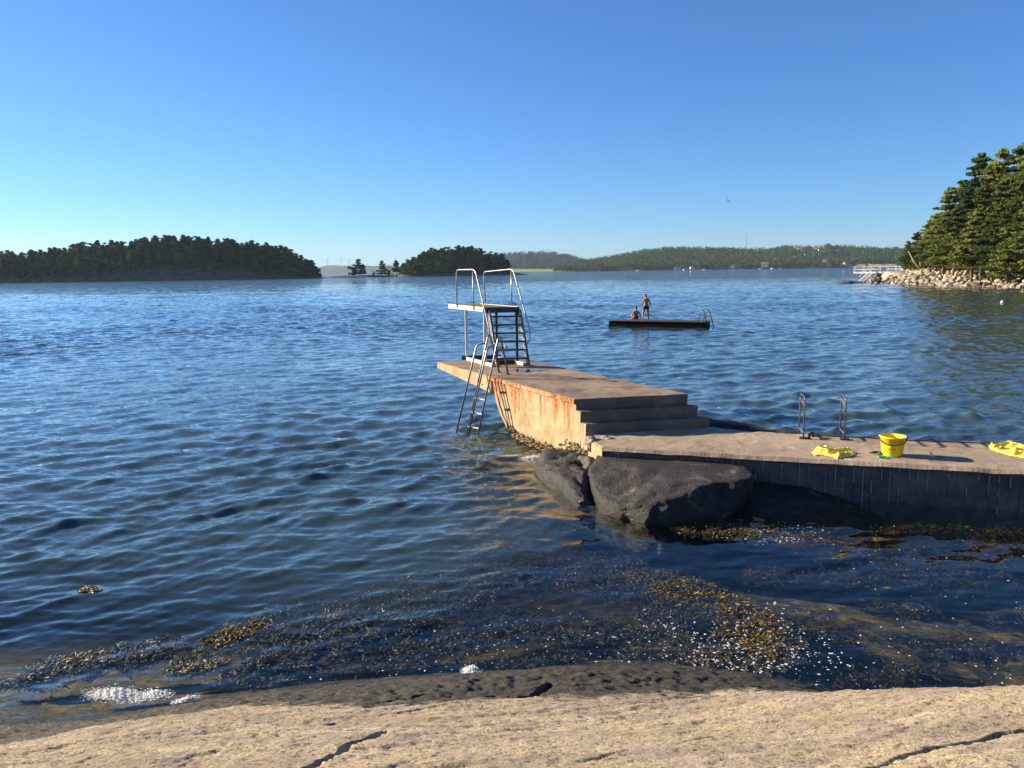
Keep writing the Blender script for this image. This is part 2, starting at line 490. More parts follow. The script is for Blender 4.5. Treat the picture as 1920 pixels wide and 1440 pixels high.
# ------------------------------------------------------------------ shore rock and sea bed (one height field)
def tps_fit(c):
    c = np.array(c, float); n = len(c); xy = c[:, :2]
    r2 = ((xy[:, None] - xy[None]) ** 2).sum(-1); K = np.where(r2 > 0, .5 * r2 * np.log(r2 + 1e-12), 0)
    K += np.eye(n) * .02
    A = np.zeros((n + 3, n + 3)); A[:n, :n] = K; A[:n, n] = 1; A[:n, n + 1:] = xy; A[n, :n] = 1; A[n + 1:, :n] = xy.T
    w = np.linalg.solve(A, np.r_[c[:, 2], 0, 0, 0]); return xy, w
def tps_eval(f, x, y):
    xy, w = f; out = w[-3] + w[-2] * x + w[-1] * y
    for i in range(len(xy)):
        r2 = (x - xy[i, 0]) ** 2 + (y - xy[i, 1]) ** 2
        out = out + w[i] * .5 * r2 * np.log(r2 + 1e-12)
    return out

ctrl = []
for u, v, z in [(-250, 1440, .98), (0, 1440, .88), (300, 1440, .96), (600, 1440, 1.05), (960, 1440, 1.12), (1300, 1440, 1.22), (1650, 1440, 1.36), (1920, 1440, 1.48), (2200, 1440, 1.5),
                (-250, 1420, .62), (0, 1400, .56), (150, 1370, .52), (300, 1345, .44), (480, 1322, .34), (700, 1330, .44), (960, 1320, .42), (1150, 1315, .42), (1300, 1322, .46), (1500, 1311, .66), (1700, 1294, .86), (1920, 1287, 1.0), (2200, 1285, 1.0),
                (960, 1375, .76), (500, 1380, .70), (1300, 1375, .86), (1650, 1355, 1.06), (1920, 1350, 1.22),
                (0, 1357, .0), (-250, 1365, .0), (200, 1343, .0), (330, 1322, .0), (480, 1305, 0), (620, 1290, .0), (760, 1273, 0), (900, 1258, .0), (1050, 1250, 0.02), (1200, 1249, .02), (1350, 1258, 0.02), (1450, 1270, .0), (1590, 1308, .0)]:
    ctrl.append(tuple(P(u, v, z)))
ctrl += [(3.6, 5.0, -.05), (5.0, 4.8, -.05), (7.0, 4.6, -.1), (-7, 5.3, -.1)]
ctrl += [(-6, 1.2, 1.5), (-3, 1.0, 1.72), (0, 1.0, 1.75), (3, 1.0, 1.8), (7, 1.0, 1.8)]
for x in (-8, -4, 0, 3, 6, 9):
    ctrl += [(x, 6.6 if x < 4 else 5.6, -.34), (x, 8.2, -.65 - .03 * abs(x - 3)), (x, 10.2, -.9 - .09 * max(0, 3 - x))]
ctrl += [(-12, 9, -2.4), (-6, 13, -2.4), (-1, 14, -1.5), (1.5, 13.2, -.5), (3, 15.5, -1.6), (8, 14, -1.4), (13, 12, -1.0), (-10, 20, -4), (0, 22, -3.6), (10, 22, -3.4), (-15, 40, -8), (0, 45, -8), (25, 45, -8), (18, 22, -3)]
TPS = tps_fit(ctrl)
def ground0(x, y): return tps_eval(TPS, x, y)

def to_ground(u, v):
    z = .5
    for _ in range(30):
        p = P(u, v, z); z = .6 * z + .4 * float(ground0(p[0], p[1]))
    return p
cracks = []
for pts, w, dp in [([(560, 1455), (600, 1428), (625, 1420), (655, 1398), (690, 1388), (712, 1378)], .022, .07),
                   ([(470, 1388), (500, 1370), (560, 1362), (625, 1356)], .012, .025),
                   ([(930, 1304), (965, 1310), (1000, 1308), (1022, 1290), (1032, 1279)], .045, .10),
                   ([(640, 1347), (760, 1335), (850, 1322), (900, 1318)], .010, .022),
                   ([(1620, 1450), (1700, 1420), (1760, 1403), (1830, 1388), (1880, 1376), (1930, 1366)], .018, .05),
                   ([(760, 1428), (850, 1405), (930, 1398), (1040, 1385)], .008, .016),
                   ([(1080, 1432), (1110, 1428), (1180, 1410)], .010, .02),
                   ([(120, 1440), (190, 1420), (260, 1405)], .010, .02), ([(10, 1422), (90, 1406), (200, 1388), (330, 1378)], .007, .014), ([(1270, 1400), (1330, 1385), (1420, 1374), (1500, 1352)], .007, .016), ([(860, 1362), (1000, 1352), (1150, 1346), (1240, 1350)], .008, .015), ([(330, 1440), (400, 1415), (430, 1396)], .012, .025), ([(1500, 1420), (1540, 1405), (1640, 1396)], .008, .018), ([(700, 1318), (800, 1300), (880, 1296)], .014, .03), ([(1180, 1300), (1300, 1296), (1400, 1306)], .012, .022)]:
    cracks.append((np.array([to_ground(u, v)[:2] for u, v in pts]), w, dp))
def crack_depth(x, y):
    d = np.zeros_like(x)
    wob = .02 * fbm(x * 9, y * 9, 0, 3)
    for pl, w, dp in cracks:
        x0, x1 = pl[:, 0].min() - .2, pl[:, 0].max() + .2; y0, y1 = pl[:, 1].min() - .2, pl[:, 1].max() + .2
        m = (x > x0) & (x < x1) & (y > y0) & (y < y1)
        if not m.any(): continue
        X = x[m] + wob[m]; Yv = y[m] + wob[m]; best = np.full(X.shape, 9.)
        for a, b in zip(pl[:-1], pl[1:]):
            ab = b - a; t = np.clip(((X - a[0]) * ab[0] + (Yv - a[1]) * ab[1]) / (ab @ ab), 0, 1)
            best = np.minimum(best, np.hypot(X - a[0] - t * ab[0], Yv - a[1] - t * ab[1]))
        ww = w * (.6 + .6 * (vnoise(X * 7, Yv * 7) * .5 + .5))
        g = np.clip(1 - best / ww, 0, 1) ** .6
        d[m] = np.maximum(d[m], g * dp)
    return d
def ground(x, y, detail=True):
    z = ground0(x, y)
    if detail:
        c, s = math.cos(.32), math.sin(.32); a = x * c + y * s; b = -x * s + y * c
        amp = np.clip((z + .6) / .6, .3, 1)
        z = z + amp * (.015 * fbm(a * .6, b * 2.2, 0, 4, .45) + .0060 * fbm(a * 5, b * 18, 3.1, 4, .65) + .0055 * fbm(x * 24, y * 24, 5.2, 2))
        r = 1 - np.abs(fbm(a * 1.3, b * 5, 7.7, 3)); z = z - .010 * amp * np.clip(r - .9, 0, 1) / .1
        # rough weathered tide zone
        tz = np.exp(-((z - .22) / .16) ** 2); z = z + tz * .018 * fbm(x * 11, y * 11, 2.2, 3, .6)
        z = z - crack_depth(x, y)
    return z

xs = np.r_[np.linspace(-40, -5.6, 26)[:-1], np.linspace(-5.6, 6.2, 660), np.linspace(6.2, 45, 26)[1:]]
ys = np.r_[np.linspace(-4, 2.2, 16)[:-1], np.linspace(2.2, 6.3, 290), 6.3 + np.cumsum(np.linspace(.03, 1.6, 60))]
GX, GY = np.meshgrid(xs, ys)
GZ = ground(GX.ravel(), GY.ravel())
GZ = np.clip(GZ, -12, 3)
far = np.clip((np.abs(GX.ravel()) - 8) / 6, 0, 1)
GZ = GZ * (1 - far) + far * np.where(GY.ravel() < 5, np.clip((5 - GY.ravel()) * .4, -1, 1.6), np.maximum(-9, -(GY.ravel() - 5) * .22))
me = np_mesh('shore_rock', np.stack([GX.ravel(), GY.ravel(), GZ], -1), grid_quads(len(ys), len(xs)))
base_z = ground0(GX.ravel(), GY.ravel())
gx, gy = GX.ravel(), GY.ravel()
# tide zone height varies along the shore: the dark band is widest in the middle
tw = np.interp(gx, [-4.6, -3.5, -2.7, -1.9, -1.0, 0, 1.0, 1.8, 2.4, 3.0, 5], [.70, .64, .44, .31, .41, .40, .36, .34, .40, .26, .1])
tide = np.clip(.5 + (tw - base_z) / .22, 0, 1)
me.attributes.new('tide', 'FLOAT', 'POINT').data.foreach_set('value', tide.astype(np.float32))
me.attributes.new('under', 'FLOAT', 'POINT').data.foreach_set('value', np.clip((.0 - base_z) / .12, 0, 1).astype(np.float32))
rock = link_mesh('shore_rock', me, M['granite'], smooth=True)
tag(rock, kind='structure')

# ------------------------------------------------------------------ waves
NW = 112
lam = np.exp(rng.uniform(math.log(.16), math.log(3.4), NW))
th = math.radians(-62) + rng.normal(0, .50, NW)
kx, ky = np.cos(th) * 2 * np.pi / lam, np.sin(th) * 2 * np.pi / lam
amp = lam ** .80 * np.exp(-(lam / 1.75) ** 2) * rng.uniform(.5, 1.3, NW)
amp *= .30 / math.sqrt(.5 * ((amp * 2 * np.pi / lam) ** 2).sum())
ph = rng.uniform(0, 2 * np.pi, NW)
AMP = 1.0
def smooth01(t): t = np.clip(t, 0, 1); return t * t * (3 - 2 * t)
def chop(x, y):
    """how rough the sea is: sheltered behind the jetty and over the shallows"""
    c = np.ones_like(x)
    lee = smooth01((x + 1.3) / 2.6) * smooth01((12.2 - .34 * (x - 1) - y) / 1.5)
    c = c * (1 - .68 * lee)
    near = smooth01((y - 5.4) / 5.5)
    c = c * (.50 + .50 * near)
    return c
def crest(t): return 2.0 * ((np.sin(t) + 1) * .5) ** 1.55 - .86
def sea(x, y, dd=None):
    x = np.asarray(x, np.float64); y = np.asarray(y, np.float64)
    c = chop(x, y); z = np.zeros(x.shape, np.float32)
    wx = x + .35 * vnoise(x * .35, y * .35, 1.1); wy = y + .35 * vnoise(x * .35, y * .35, 6.1)
    grp = .76 + .55 * vnoise(x * .13, y * .13, 3.3)
    wx, wy, c1, c2 = (k.astype(np.float32) for k in (wx, wy, c, c ** 1.15)); ddf = None if dd is None else dd.astype(np.float32)
    for i in range(NW):
        n = len(x) if dd is None else int(np.searchsorted(ddrow, lam[i] / 2.0)) * rowlen
        n = min(n, len(x))
        if n == 0: continue
        f = np.float32(1.0) if dd is None else np.clip((lam[i] / ddf[:n] - 2.0) / 1.6, 0, 1)
        z[:n] += f * np.float32(amp[i]) * (c1 if lam[i] > .9 else c2)[:n] * crest(np.float32(kx[i]) * wx[:n] + np.float32(ky[i]) * wy[:n] + np.float32(ph[i]))
    z = z.astype(np.float64) * AMP * grp
    z += 2.6 * np.clip(z, -.05, .2) ** 2                      # sharper crests, flatter troughs
    # gentle swell that steepens as it runs up on the rock
    return z
# rows of the sheet: fine near the shore, coarser out
rows = [3.4]
while rows[-1] < 5200:
    d = rows[-1]
    st = 1.45 * d * d / (770 * EYE)
    st = max(.021, min(st, .18 + max(0, d - 80) * .0040 + max(0, d - 240) * .06))
    rows.append(d + st)
rows = np.array(rows)
wide = np.radians(np.linspace(38.5, 64, 44))
ang = np.r_[-wide[::-1], np.radians(np.linspace(-38, 38, 640)), wide]
ncol = len(ang)
WX = rows[:, None] * np.tan(ang)[None, :]; WY = np.repeat(rows[:, None], ncol, 1)
step = np.gradient(rows)[:, None]; cs = rows[:, None] * .0021
DD = np.maximum(step * .8, cs) + 0 * WX
rowlen = ncol; ddrow = np.maximum.accumulate(np.maximum(np.gradient(rows) * .8, rows * .0021))
wz = np.zeros(WX.size); fl = WX.ravel(), WY.ravel(), DD.ravel()
nearm = fl[1] < 600
wz[nearm] = sea(fl[0][nearm], fl[1][nearm], fl[2][nearm])
me = np_mesh('sea', np.stack([fl[0], fl[1], wz], -1), grid_quads(len(rows), ncol))
depth = -ground0(fl[0], fl[1]); depth = np.where(fl[1] > 24, 4, depth); depth = np.where(np.abs(fl[0]) > 11, np.maximum(depth, 1.2), depth)
depth = np.maximum(depth, 0)
deep = 1 - np.exp(-np.clip(depth - .42 - .50 * smooth01((fl[0] + 1.2) / 2.4), 0, 9) * 1.5)
# the shallows round the headland
me.attributes.new('deep', 'FLOAT', 'POINT').data.foreach_set('value', deep.astype(np.float32))
fine = np.clip((fl[2] - .10) / .9, 0, 1) ** .7 * .50
me.attributes.new('fine', 'FLOAT', 'POINT').data.foreach_set('value', fine.astype(np.float32))
me.attributes.new('chop', 'FLOAT', 'POINT').data.foreach_set('value', (chop(fl[0], fl[1]) ** 1.4 * np.clip(1.2 - fl[1] / 90, .25, 1)).astype(np.float32))
water = link_mesh('sea', me, M['water'], smooth=True)
tag(water, kind='structure')
# the sea on either side of the finely built part, flat sheets that butt against it
for sgn in (-1, 1):
    t = math.tan(math.radians(64)) * sgn
    a = (3.4 * t, 3.4), (5200 * t, 5200), (14000 * sgn, 5200), (14000 * sgn, 3.4)
    mb = MB(); mb.add([(p[0], p[1], 0) for p in a], [(0, 1, 2, 3) if sgn < 0 else (3, 2, 1, 0)])
    o = link_mesh('sea', mb.mesh('sea_side'), M['water'])
    at = o.data.attributes.new('deep', 'FLOAT', 'POINT'); at.data.foreach_set('value', [1.] * 4)
    at = o.data.attributes.new('fine', 'FLOAT', 'POINT'); at.data.foreach_set('value', [.34] * 4)
    tag(o, kind='structure')

# ------------------------------------------------------------------ the diving pier: a concrete block with a cantilevered deck and steps
DZ = 1.12
pN, pR, pT = P(1080, 748, DZ)[:2], P(1290, 738.5, DZ)[:2], P(822, 678.5, DZ)[:2]
A_ = (pT - pN); LEN = float(np.hypot(*A_)); A_ = A_ / LEN
C_ = (pR - pN); WID = float(np.hypot(*C_)); C_ = C_ / WID
def pp(s, w, z=None):
    q = pN + A_ * s + C_ * w
    return (q[0], q[1]) if z is None else (q[0], q[1], z)

def rough_build(mb, name, mat, parent, cell=.12, jit=.008, seed=0.0, smooth=False, chip=0.0):
    """mesh with its faces cut up and every vertex nudged, so edges are worn rather than ruled"""
    me = mb.mesh(name); bm = bmesh.new(); bm.from_mesh(me)
    bmesh.ops.triangulate(bm, faces=[f for f in bm.faces if len(f.verts) > 4])
    for _ in range(7):
        es = [e for e in bm.edges if e.calc_length() > cell]
        if not es: break
        bmesh.ops.subdivide_edges(bm, edges=es, cuts=1, use_grid_fill=True)
        if len(bm.verts) > 40000: break
    bm.normal_update()
    co = np.array([v.co[:] for v in bm.verts])
    d = np.stack([fbm(co[:, 0] * 6 + k * 31 + seed, co[:, 1] * 6, co[:, 2] * 6, 3) for k in range(3)], -1) * jit
    if chip:
        sharp = np.array([len(v.link_faces) > 0 and max((f.normal.angle(g.normal, 0) for f in v.link_faces for g in v.link_faces)) > .8 for v in bm.verts])
        nrm = np.array([v.normal[:] for v in bm.verts])
        d -= nrm * (sharp * np.clip(vnoise(co[:, 0] * 9, co[:, 1] * 9, co[:, 2] * 9 + seed) + .15, 0, 1) * chip)[:, None]
    for v, q in zip(bm.verts, co + d): v.co = q
    bm.to_mesh(me); bm.free()
    return link_mesh(name, me, mat, parent, smooth)

pier = empty('diving_pier', (pN[0], pN[1], 0))
tag(pier, 'rust-streaked concrete diving pier with a cantilevered deck and three steps', 'pier')
pier_parts = []
def pier_part(mb, name, mat, **kw):
    o = rough_build(mb, name, mat, None, **kw); o.parent = pier
    o.location = (-pN[0], -pN[1], 0); pier_parts.append(o); return o

sQ = 3.35
# deck slab: constant thickness over the block, tapering out to the tip
mb = MB()
prof = [(0, DZ), (LEN, DZ), (LEN, DZ - .15), (sQ + .15, DZ - .36), (sQ, DZ - .085), (0, DZ - .085)]
def sweep(prof, w0, w1, name=None):
    n = len(prof); vs = [pp(s, w0, z) for s, z in prof] + [pp(s, w1, z) for s, z in prof]
    fs = [(i, (i + 1) % n, n + (i + 1) % n, n + i) for i in range(n)]
    # end caps as fans of convex pieces
    return MB().add(vs, fs + [tuple(range(n)), tuple(range(2 * n - 1, n - 1, -1))])
m1 = MB(); m1.prism([pp(0, -.02), pp(0, WID), pp(sQ, WID), pp(sQ, -.02)], DZ - .085, DZ)
pier_part(m1, 'deck_slab', M['deck'], cell=.10, jit=.004, chip=.018)
m1 = MB(); m1.prism([pp(sQ, -.02), pp(sQ, WID), pp(LEN, WID + .06), pp(LEN, -.02)], [DZ - .36, DZ - .36, DZ - .15, DZ - .15], DZ)
pier_part(m1, 'cantilever_slab', M['deck'], cell=.12, jit=.004, chip=.012)
# facing of the cantilever, 3 mm proud
m1 = sweep([(sQ + .02, DZ - .012), (LEN - .01, DZ - .012), (LEN - .01, DZ - .145), (sQ + .02, DZ - .35)], -.032, -.021)
pier_part(m1, 'slab_edge', M['slabface'], cell=.12, jit=.003)
m1 = sweep([(.0, DZ - .012), (sQ + .01, DZ - .012), (sQ + .01, DZ - .083), (.0, DZ - .083)], -.036, -.021)
pier_part(m1, 'slab_edge', M['block'], cell=.08, jit=.006, seed=3)
# block
front = [(sQ - .02, DZ - .088), (sQ - .06, .85), (sQ - .16, .62), (sQ - .34, .38), (sQ - .62, .16), (sQ - 1.0, 0), (sQ - 1.3, -.25), (sQ - 1.5, -.7)]
m1 = MB()
prof = [(0.0, DZ - .088)] + front + [(0.0, -.7)]
n = len(prof)
vs = [pp(s, 0, z) for s, z in prof] + [pp(s, WID - .03, z) for s, z in prof]
fs = [(i, (i + 1) % n, n + (i + 1) % n, n + i) for i in range(n)]
# side faces in strips between the front curve and the s = 0 edge
b = len(vs); vs += [pp(0, 0, z) for s, z in front] + [pp(0, WID - .03, z) for s, z in front]
k = len(front)
for i in range(k - 1):
    fs.append((1 + i, 2 + i, b + i + 1, b + i)); fs.append((n + 1 + i, b + k + i, b + k + i + 1, n + 2 + i))
m1.add(vs, fs)
pier_part(m1, 'block', M['block'], cell=.11, jit=.009, seed=5)
# raised rib along the prow edge and a dark recess behind the ladder
m1 = MB()
for (s0, z0), (s1, z1) in zip(front[:-2], front[1:-1]):
    q = [pp(s0 - .05, -.004, z0), pp(s0 - .16, -.004, z0), pp(s1 - .16, -.004, z1), pp(s1 - .05, -.004, z1)]
    p = [pp(s0 - .05, -.022, z0), pp(s0 - .16, -.022, z0), pp(s1 - .16, -.022, z1), pp(s1 - .05, -.022, z1)]
    m1.add(q + p, [(4, 5, 6, 7), (0, 4, 7, 3), (1, 2, 6, 5), (0, 1, 5, 4), (2, 3, 7, 6)])
pier_part(m1, 'prow_rib', M['block'], cell=.2, jit=.002)
# steps
tread = .175
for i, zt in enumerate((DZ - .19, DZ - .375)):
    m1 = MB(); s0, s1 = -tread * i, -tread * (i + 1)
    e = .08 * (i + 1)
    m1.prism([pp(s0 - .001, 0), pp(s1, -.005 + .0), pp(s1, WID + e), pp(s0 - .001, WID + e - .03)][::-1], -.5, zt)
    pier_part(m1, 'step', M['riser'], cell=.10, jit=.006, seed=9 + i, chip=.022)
    # the lit end of each step shares the block's stained face
    m1 = sweep([(s0 - .004, zt - .01), (s1 + .006, zt - .012), (s1 + .006, .1), (s0 - .004, .05)], -.016, -.008)
    pier_part(m1, 'step_end', M['block'], cell=.06, jit=.006, seed=19 + i)
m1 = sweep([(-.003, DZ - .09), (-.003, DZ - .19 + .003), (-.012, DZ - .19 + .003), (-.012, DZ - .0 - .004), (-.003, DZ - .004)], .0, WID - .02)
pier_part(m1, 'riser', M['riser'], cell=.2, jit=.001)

# barnacles and weed at the water line of the block
mb = MB(); r = random.Random(3)
for i in range(420):
    if i < 300:
        s = r.uniform(-.35, 2.55); z = .02 + max(0, s - 1.9) * .12 + abs(r.gauss(0, .055)); w = -.03 - abs(r.gauss(0, .05)) - max(0, .12 - z) * .6
    else:
        s = r.uniform(-.7, .3); z = r.uniform(.05, .36); w = -.02 - r.uniform(0, .35) * (1.1 - z * 2)
    c = pp(s, w, z); q = r.uniform(.018, .05)
    ico = [(0, 0, 1), (.9, 0, .3), (.28, .86, .3), (-.72, .53, .3), (-.72, -.53, .3), (.28, -.86, .3), (0, 0, -.6)]
    vs = [(c[0] + a * q * r.uniform(.7, 1.3), c[1] + b_ * q * r.uniform(.7, 1.3), c[2] + d * q * r.uniform(.6, 1.2)) for a, b_, d in ico]
    mb.add(vs, [(0, 1, 2), (0, 2, 3), (0, 3, 4), (0, 4, 5), (0, 5, 1), (6, 2, 1), (6, 3, 2), (6, 4, 3), (6, 5, 4), (6, 1, 5)])
o = mb.build('barnacles', M['mussel']); o.parent = pier; o.location = (-pN[0], -pN[1], 0); o['kind'] = 'stuff'

# puddle on the deck
mb = MB(); pc = P(990, 695, DZ)
pts = []
for k in range(22):
    a = 2 * math.pi * k / 22; rr = 1 + .25 * math.sin(3 * a + 1) + .12 * math.sin(7 * a)
    pts.append((pc[0] + .34 * rr * math.cos(a), pc[1] + .22 * rr * math.sin(a)))
t = NT('puddle_water'); pud = t.pbsdf((.05, .045, .04), .06, spec=.6)
mb.prism(pts, DZ + .006, DZ + .010)
tag(mb.build('puddle', pud), 'shallow puddle shining on the pier deck in front of the stair', 'puddle')

# ------------------------------------------------------------------ the jetty
JZ = .57
jA, jB = P(1130, 838, JZ)[:2], P(1920, 882, JZ)[:2]
J_ = (jB - jA) / np.hypot(*(jB - jA)); JN = np.array([J_[1], -J_[0]])        # JN points to the viewer's side
if JN[1] > 0: JN = -JN
def jp(s, w, z=None):
    q = jA + J_ * s - JN * w
    return (q[0], q[1]) if z is None else (q[0], q[1], z)
jetty = empty('concrete_jetty', (jA[0], jA[1], 0))
tag(jetty, 'long low concrete jetty with a dark board-marked wall running from the pier steps', 'jetty')
def jpart(o): o.parent = jetty; o.location = (-jA[0], -jA[1], 0); return o
bl = P(1104, 823, JZ)[:2]; b1 = P(1330, 800, JZ)[:2]; b2 = P(1400, 808, JZ)[:2]; b3 = P(1500, 814, JZ)[:2]; b4 = P(1920, 833, JZ)[:2]
b5 = b4 + (b4 - b3) / np.hypot(*(b4 - b3)) * 6
mb = MB()
poly = [jp(0, .022), jp(2, .022), jp(4, .022), jp(6, .022), jp(9, .022), jp(14, .022), tuple(b5), tuple(b4), tuple((b3 + b4) / 2), tuple(b3), tuple(b2), tuple(b1), (1.9, 13.9), tuple(bl)]
mb.prism(poly, -.6, JZ)
jpart(rough_build(mb, 'slab', M['jetty_top'], None, cell=.16, jit=.008, seed=41, chip=.012))
# worn pale upper edge, leaning out, toothed by the formwork
ns = 560; L = 13.0; vs = []
for i in range(ns):
    s = L * i / (ns - 1); tooth = .5 + .5 * math.sin(s * 2 * math.pi / .062)
    j1 = float(fbm(np.array([s * 3.]), np.array([0.2]))[0]); 
    dz = .010 * j1 - .004 * tooth
    out = .060 + .004 * tooth + .008 * j1
    vs += [jp(s, .03, JZ + .006 + .004 * j1), jp(s, -.006, JZ + .003 + dz * .4), jp(s, -out, JZ - .046 + dz), jp(s, -.002, JZ - .085)]
fs = []
for i in range(ns - 1):
    for k in range(3): fs.append((i * 4 + k, i * 4 + 4 + k, i * 4 + 5 + k, i * 4 + 1 + k))
mb = MB().add(vs, fs)
jpart(mb.build('worn_edge', M['jetty_top']))
# the wall under it: one strip for each board of the formwork
rs = random.Random(5); s = .0; k = 0; strips = []
while s < 10.5:
    w = rs.uniform(.105, .135); dpt = rs.uniform(.002, .009)
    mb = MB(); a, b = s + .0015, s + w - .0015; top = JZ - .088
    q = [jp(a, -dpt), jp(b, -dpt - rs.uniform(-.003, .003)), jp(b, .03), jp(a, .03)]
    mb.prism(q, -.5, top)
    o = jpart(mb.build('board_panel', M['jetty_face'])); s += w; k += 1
# thin fins of grout between boards, coloured pale for lime and for grazing sun
mb = MB(); s = 0; rs = random.Random(5)
while s < 10.5:
    w = rs.uniform(.105, .135); rs.uniform(.002, .009); rs.uniform(-.003, .003); s += w
    r2 = random.Random(int(s * 977))
    z1 = JZ - .09
    if r2.random() < .2: continue
    full = r2.random() < .35
    z0 = -.05 if full else z1 - r2.uniform(.08, .4)
    zz = z1
    while zz > z0:
        l = r2.uniform(.05, .22)
        if r2.random() < .8: mb.box(tuple(jp(s, -.016)) + (zz - l / 2,), .005 + .006 * r2.random(), .022 + .012 * r2.random(), l, math.atan2(J_[1], J_[0]))
        zz -= l + r2.uniform(0, .03)
o = jpart(mb.build('grout_fins', M['lime'])); o['kind'] = 'stuff'
# lit end of the jetty
mb = MB(); e0, e1 = np.array(jp(-.012, -.03)), bl + np.array([-.02, 0])
mb.prism([tuple(e0), tuple(e0 + J_ * .014), tuple(e1 + J_ * .014), tuple(e1)], .02, JZ - .02)
jpart(rough_build(mb, 'end_face', M['slabface'], None, cell=.08, jit=.008, seed=50, chip=.01))

# pipe along the back edge
mb = MB(); q0 = b3 + (b4 - b3) * .03; 
pts = [tuple(q0 + (b4 - b3) * f + np.array([-.03, -.17]) ) + (JZ + .022 + .004 * math.sin(9 * f),) for f in np.linspace(0, 1.5, 24)]
mb.tube(pts, .011, 6)
tag(mb.build('mooring_pipe', M['darksteel'], smooth=True), 'thin rusty pipe lying along the back edge of the jetty', 'pipe')

# ------------------------------------------------------------------ boulders
def lumpy(name, c, r, seed, rot=0.0, sub=5, power=2.3, amp=.10, mat='wet_rock', squash=None, fine=.016, facets=14):
    bm = bmesh.new(); bmesh.ops.create_icosphere(bm, subdivisions=sub, radius=1)
    co = np.array([v.co[:] for v in bm.verts])
    nn = (np.abs(co) ** power).sum(1) ** (1 / power); co = co / nn[:, None]
    if facets:
        rf = np.random.default_rng(int(seed * 10))
        for _ in range(facets):
            n_ = rf.normal(size=3); n_ /= np.linalg.norm(n_); d_ = rf.uniform(.78, .95)
            over = np.clip(co @ n_ - d_, 0, None); co = co - over[:, None] * n_[None] * .85
    R = np.array(r); ca, sa = math.cos(rot), math.sin(rot)
    p = co * R
    d = amp * fbm(p[:, 0] * 1.1 / max(r) * 2 + seed, p[:, 1] * 2.2 / max(r), p[:, 2] * 2.2 / max(r), 4)
    ridge = -amp * .3 * np.clip(.12 - np.abs(fbm(p[:, 0] * .9 / max(r) * 2 + seed * 2, p[:, 1] * 2 / max(r) + p[:, 0], p[:, 2] * 2 / max(r), 2)), 0, 1) / .12
    f = fine * fbm(p[:, 0] * 7 / max(r) + seed, p[:, 1] * 7 / max(r), p[:, 2] * 9 / max(r), 4, .6)
    p = p + co / np.linalg.norm(co, axis=1)[:, None] * ((d + ridge + f) * min(max(r), 1.4))[:, None]
    if squash: p = squash(p)
    q = np.stack([p[:, 0] * ca - p[:, 1] * sa, p[:, 0] * sa + p[:, 1] * ca, p[:, 2]], -1)
    for v, w in zip(bm.verts, q): v.co = w
    me = bpy.data.meshes.new(name); bm.to_mesh(me); bm.free()
    o = link_mesh(name, me, M[mat], smooth=True); o.location = c
    return o
def cutx(lim, soft=.12):
    def f(p):
        p = p.copy(); over = np.clip(lim - p[:, 0], 0, None); p[:, 0] += over * .88; return p
    return f
def flat_top(p):
    p = cutx(-1.20)(p); over = np.clip(p[:, 2] - .62, 0, None); p[:, 2] -= over * .86; return p
tag(lumpy('boulder', (2.34, 11.18, -.20), (1.30, 1.46, .80), 4.1, 0.05, 6, 2.9, .05, squash=flat_top, facets=11, fine=.026), 'big dark rounded boulder with a sunlit face under the jetty corner', 'boulder')
tag(lumpy('boulder', (3.85, 10.95, -.36), (1.5, 1.15, .62), 8.1, -.25, 6, 2.2, .05), 'black shaded rock hump sloping into the water below the jetty wall', 'boulder')
tag(lumpy('boulder', (.90, 11.72, -.27), (.52, 1.36, .50), 5.2, .22, 6, 2.8, .045, facets=7), 'wet dark boulder on the pier side of the deep crack', 'boulder')
tag(lumpy('boulder', (.95, 12.55, -.12), (.55, .7, .42), 6.6, .5, 5, 2.2, .14), 'low dark rock at the foot of the rusty block', 'boulder')
tag(lumpy('boulder', (3.95, 13.75, -.05), (1.5, .95, .62), 2.9, -.35, 5, 2.2, .06), 'smooth black rock showing behind the steps at the far side of the jetty', 'boulder')
tag(lumpy('stone', (1.27, 12.25, .50), (.13, .15, .12), 1.2, .3, 4, 2.4, .12, 'stone'), 'pale stone wedged between the lowest step and the jetty corner', 'stone')
tag(lumpy('stone', (1.20, 12.08, .14), (.15, .22, .22), 4.2, .3, 4, 2.6, .14, 'stone_dark'), 'brown stone filling the gap under the jetty corner', 'stone')
tag(lumpy('stone', (1.50, 12.33, .56), (.16, .08, .045), 9.2, -.2, 4, 2.4, .12, 'stone'), 'flat pale stone lying before the lowest step', 'stone')
# ------------------------------------------------------------------ the diving tower
tax = np.array([-.4226, .9063])                      # along the board
tcx = np.array([.993, .12])                          # across it
T0 = np.array([-.625, 18.0])
PZ, PW, PL = 2.465, .79, 2.28
def tp(a, c, z): q = T0 + tax * a + tcx * c; return (q[0], q[1], z)
def tp2(a, c): q = T0 + tax * a + tcx * c; return (q[0], q[1])
tower = empty('diving_tower', (T0[0], T0[1], DZ))
tag(tower, 'steel diving tower with short platform, steep stair and tube handrails on the pier', 'diving tower')
def tpart(mb, name, mat, bevel=0, smooth=False, parent=None):
    o = mb.build(name, M[mat], smooth=smooth, bevel=bevel); o.parent = parent or tower
    o.location = (-T0[0], -T0[1], -DZ) if parent is None else (0, 0, 0); return o
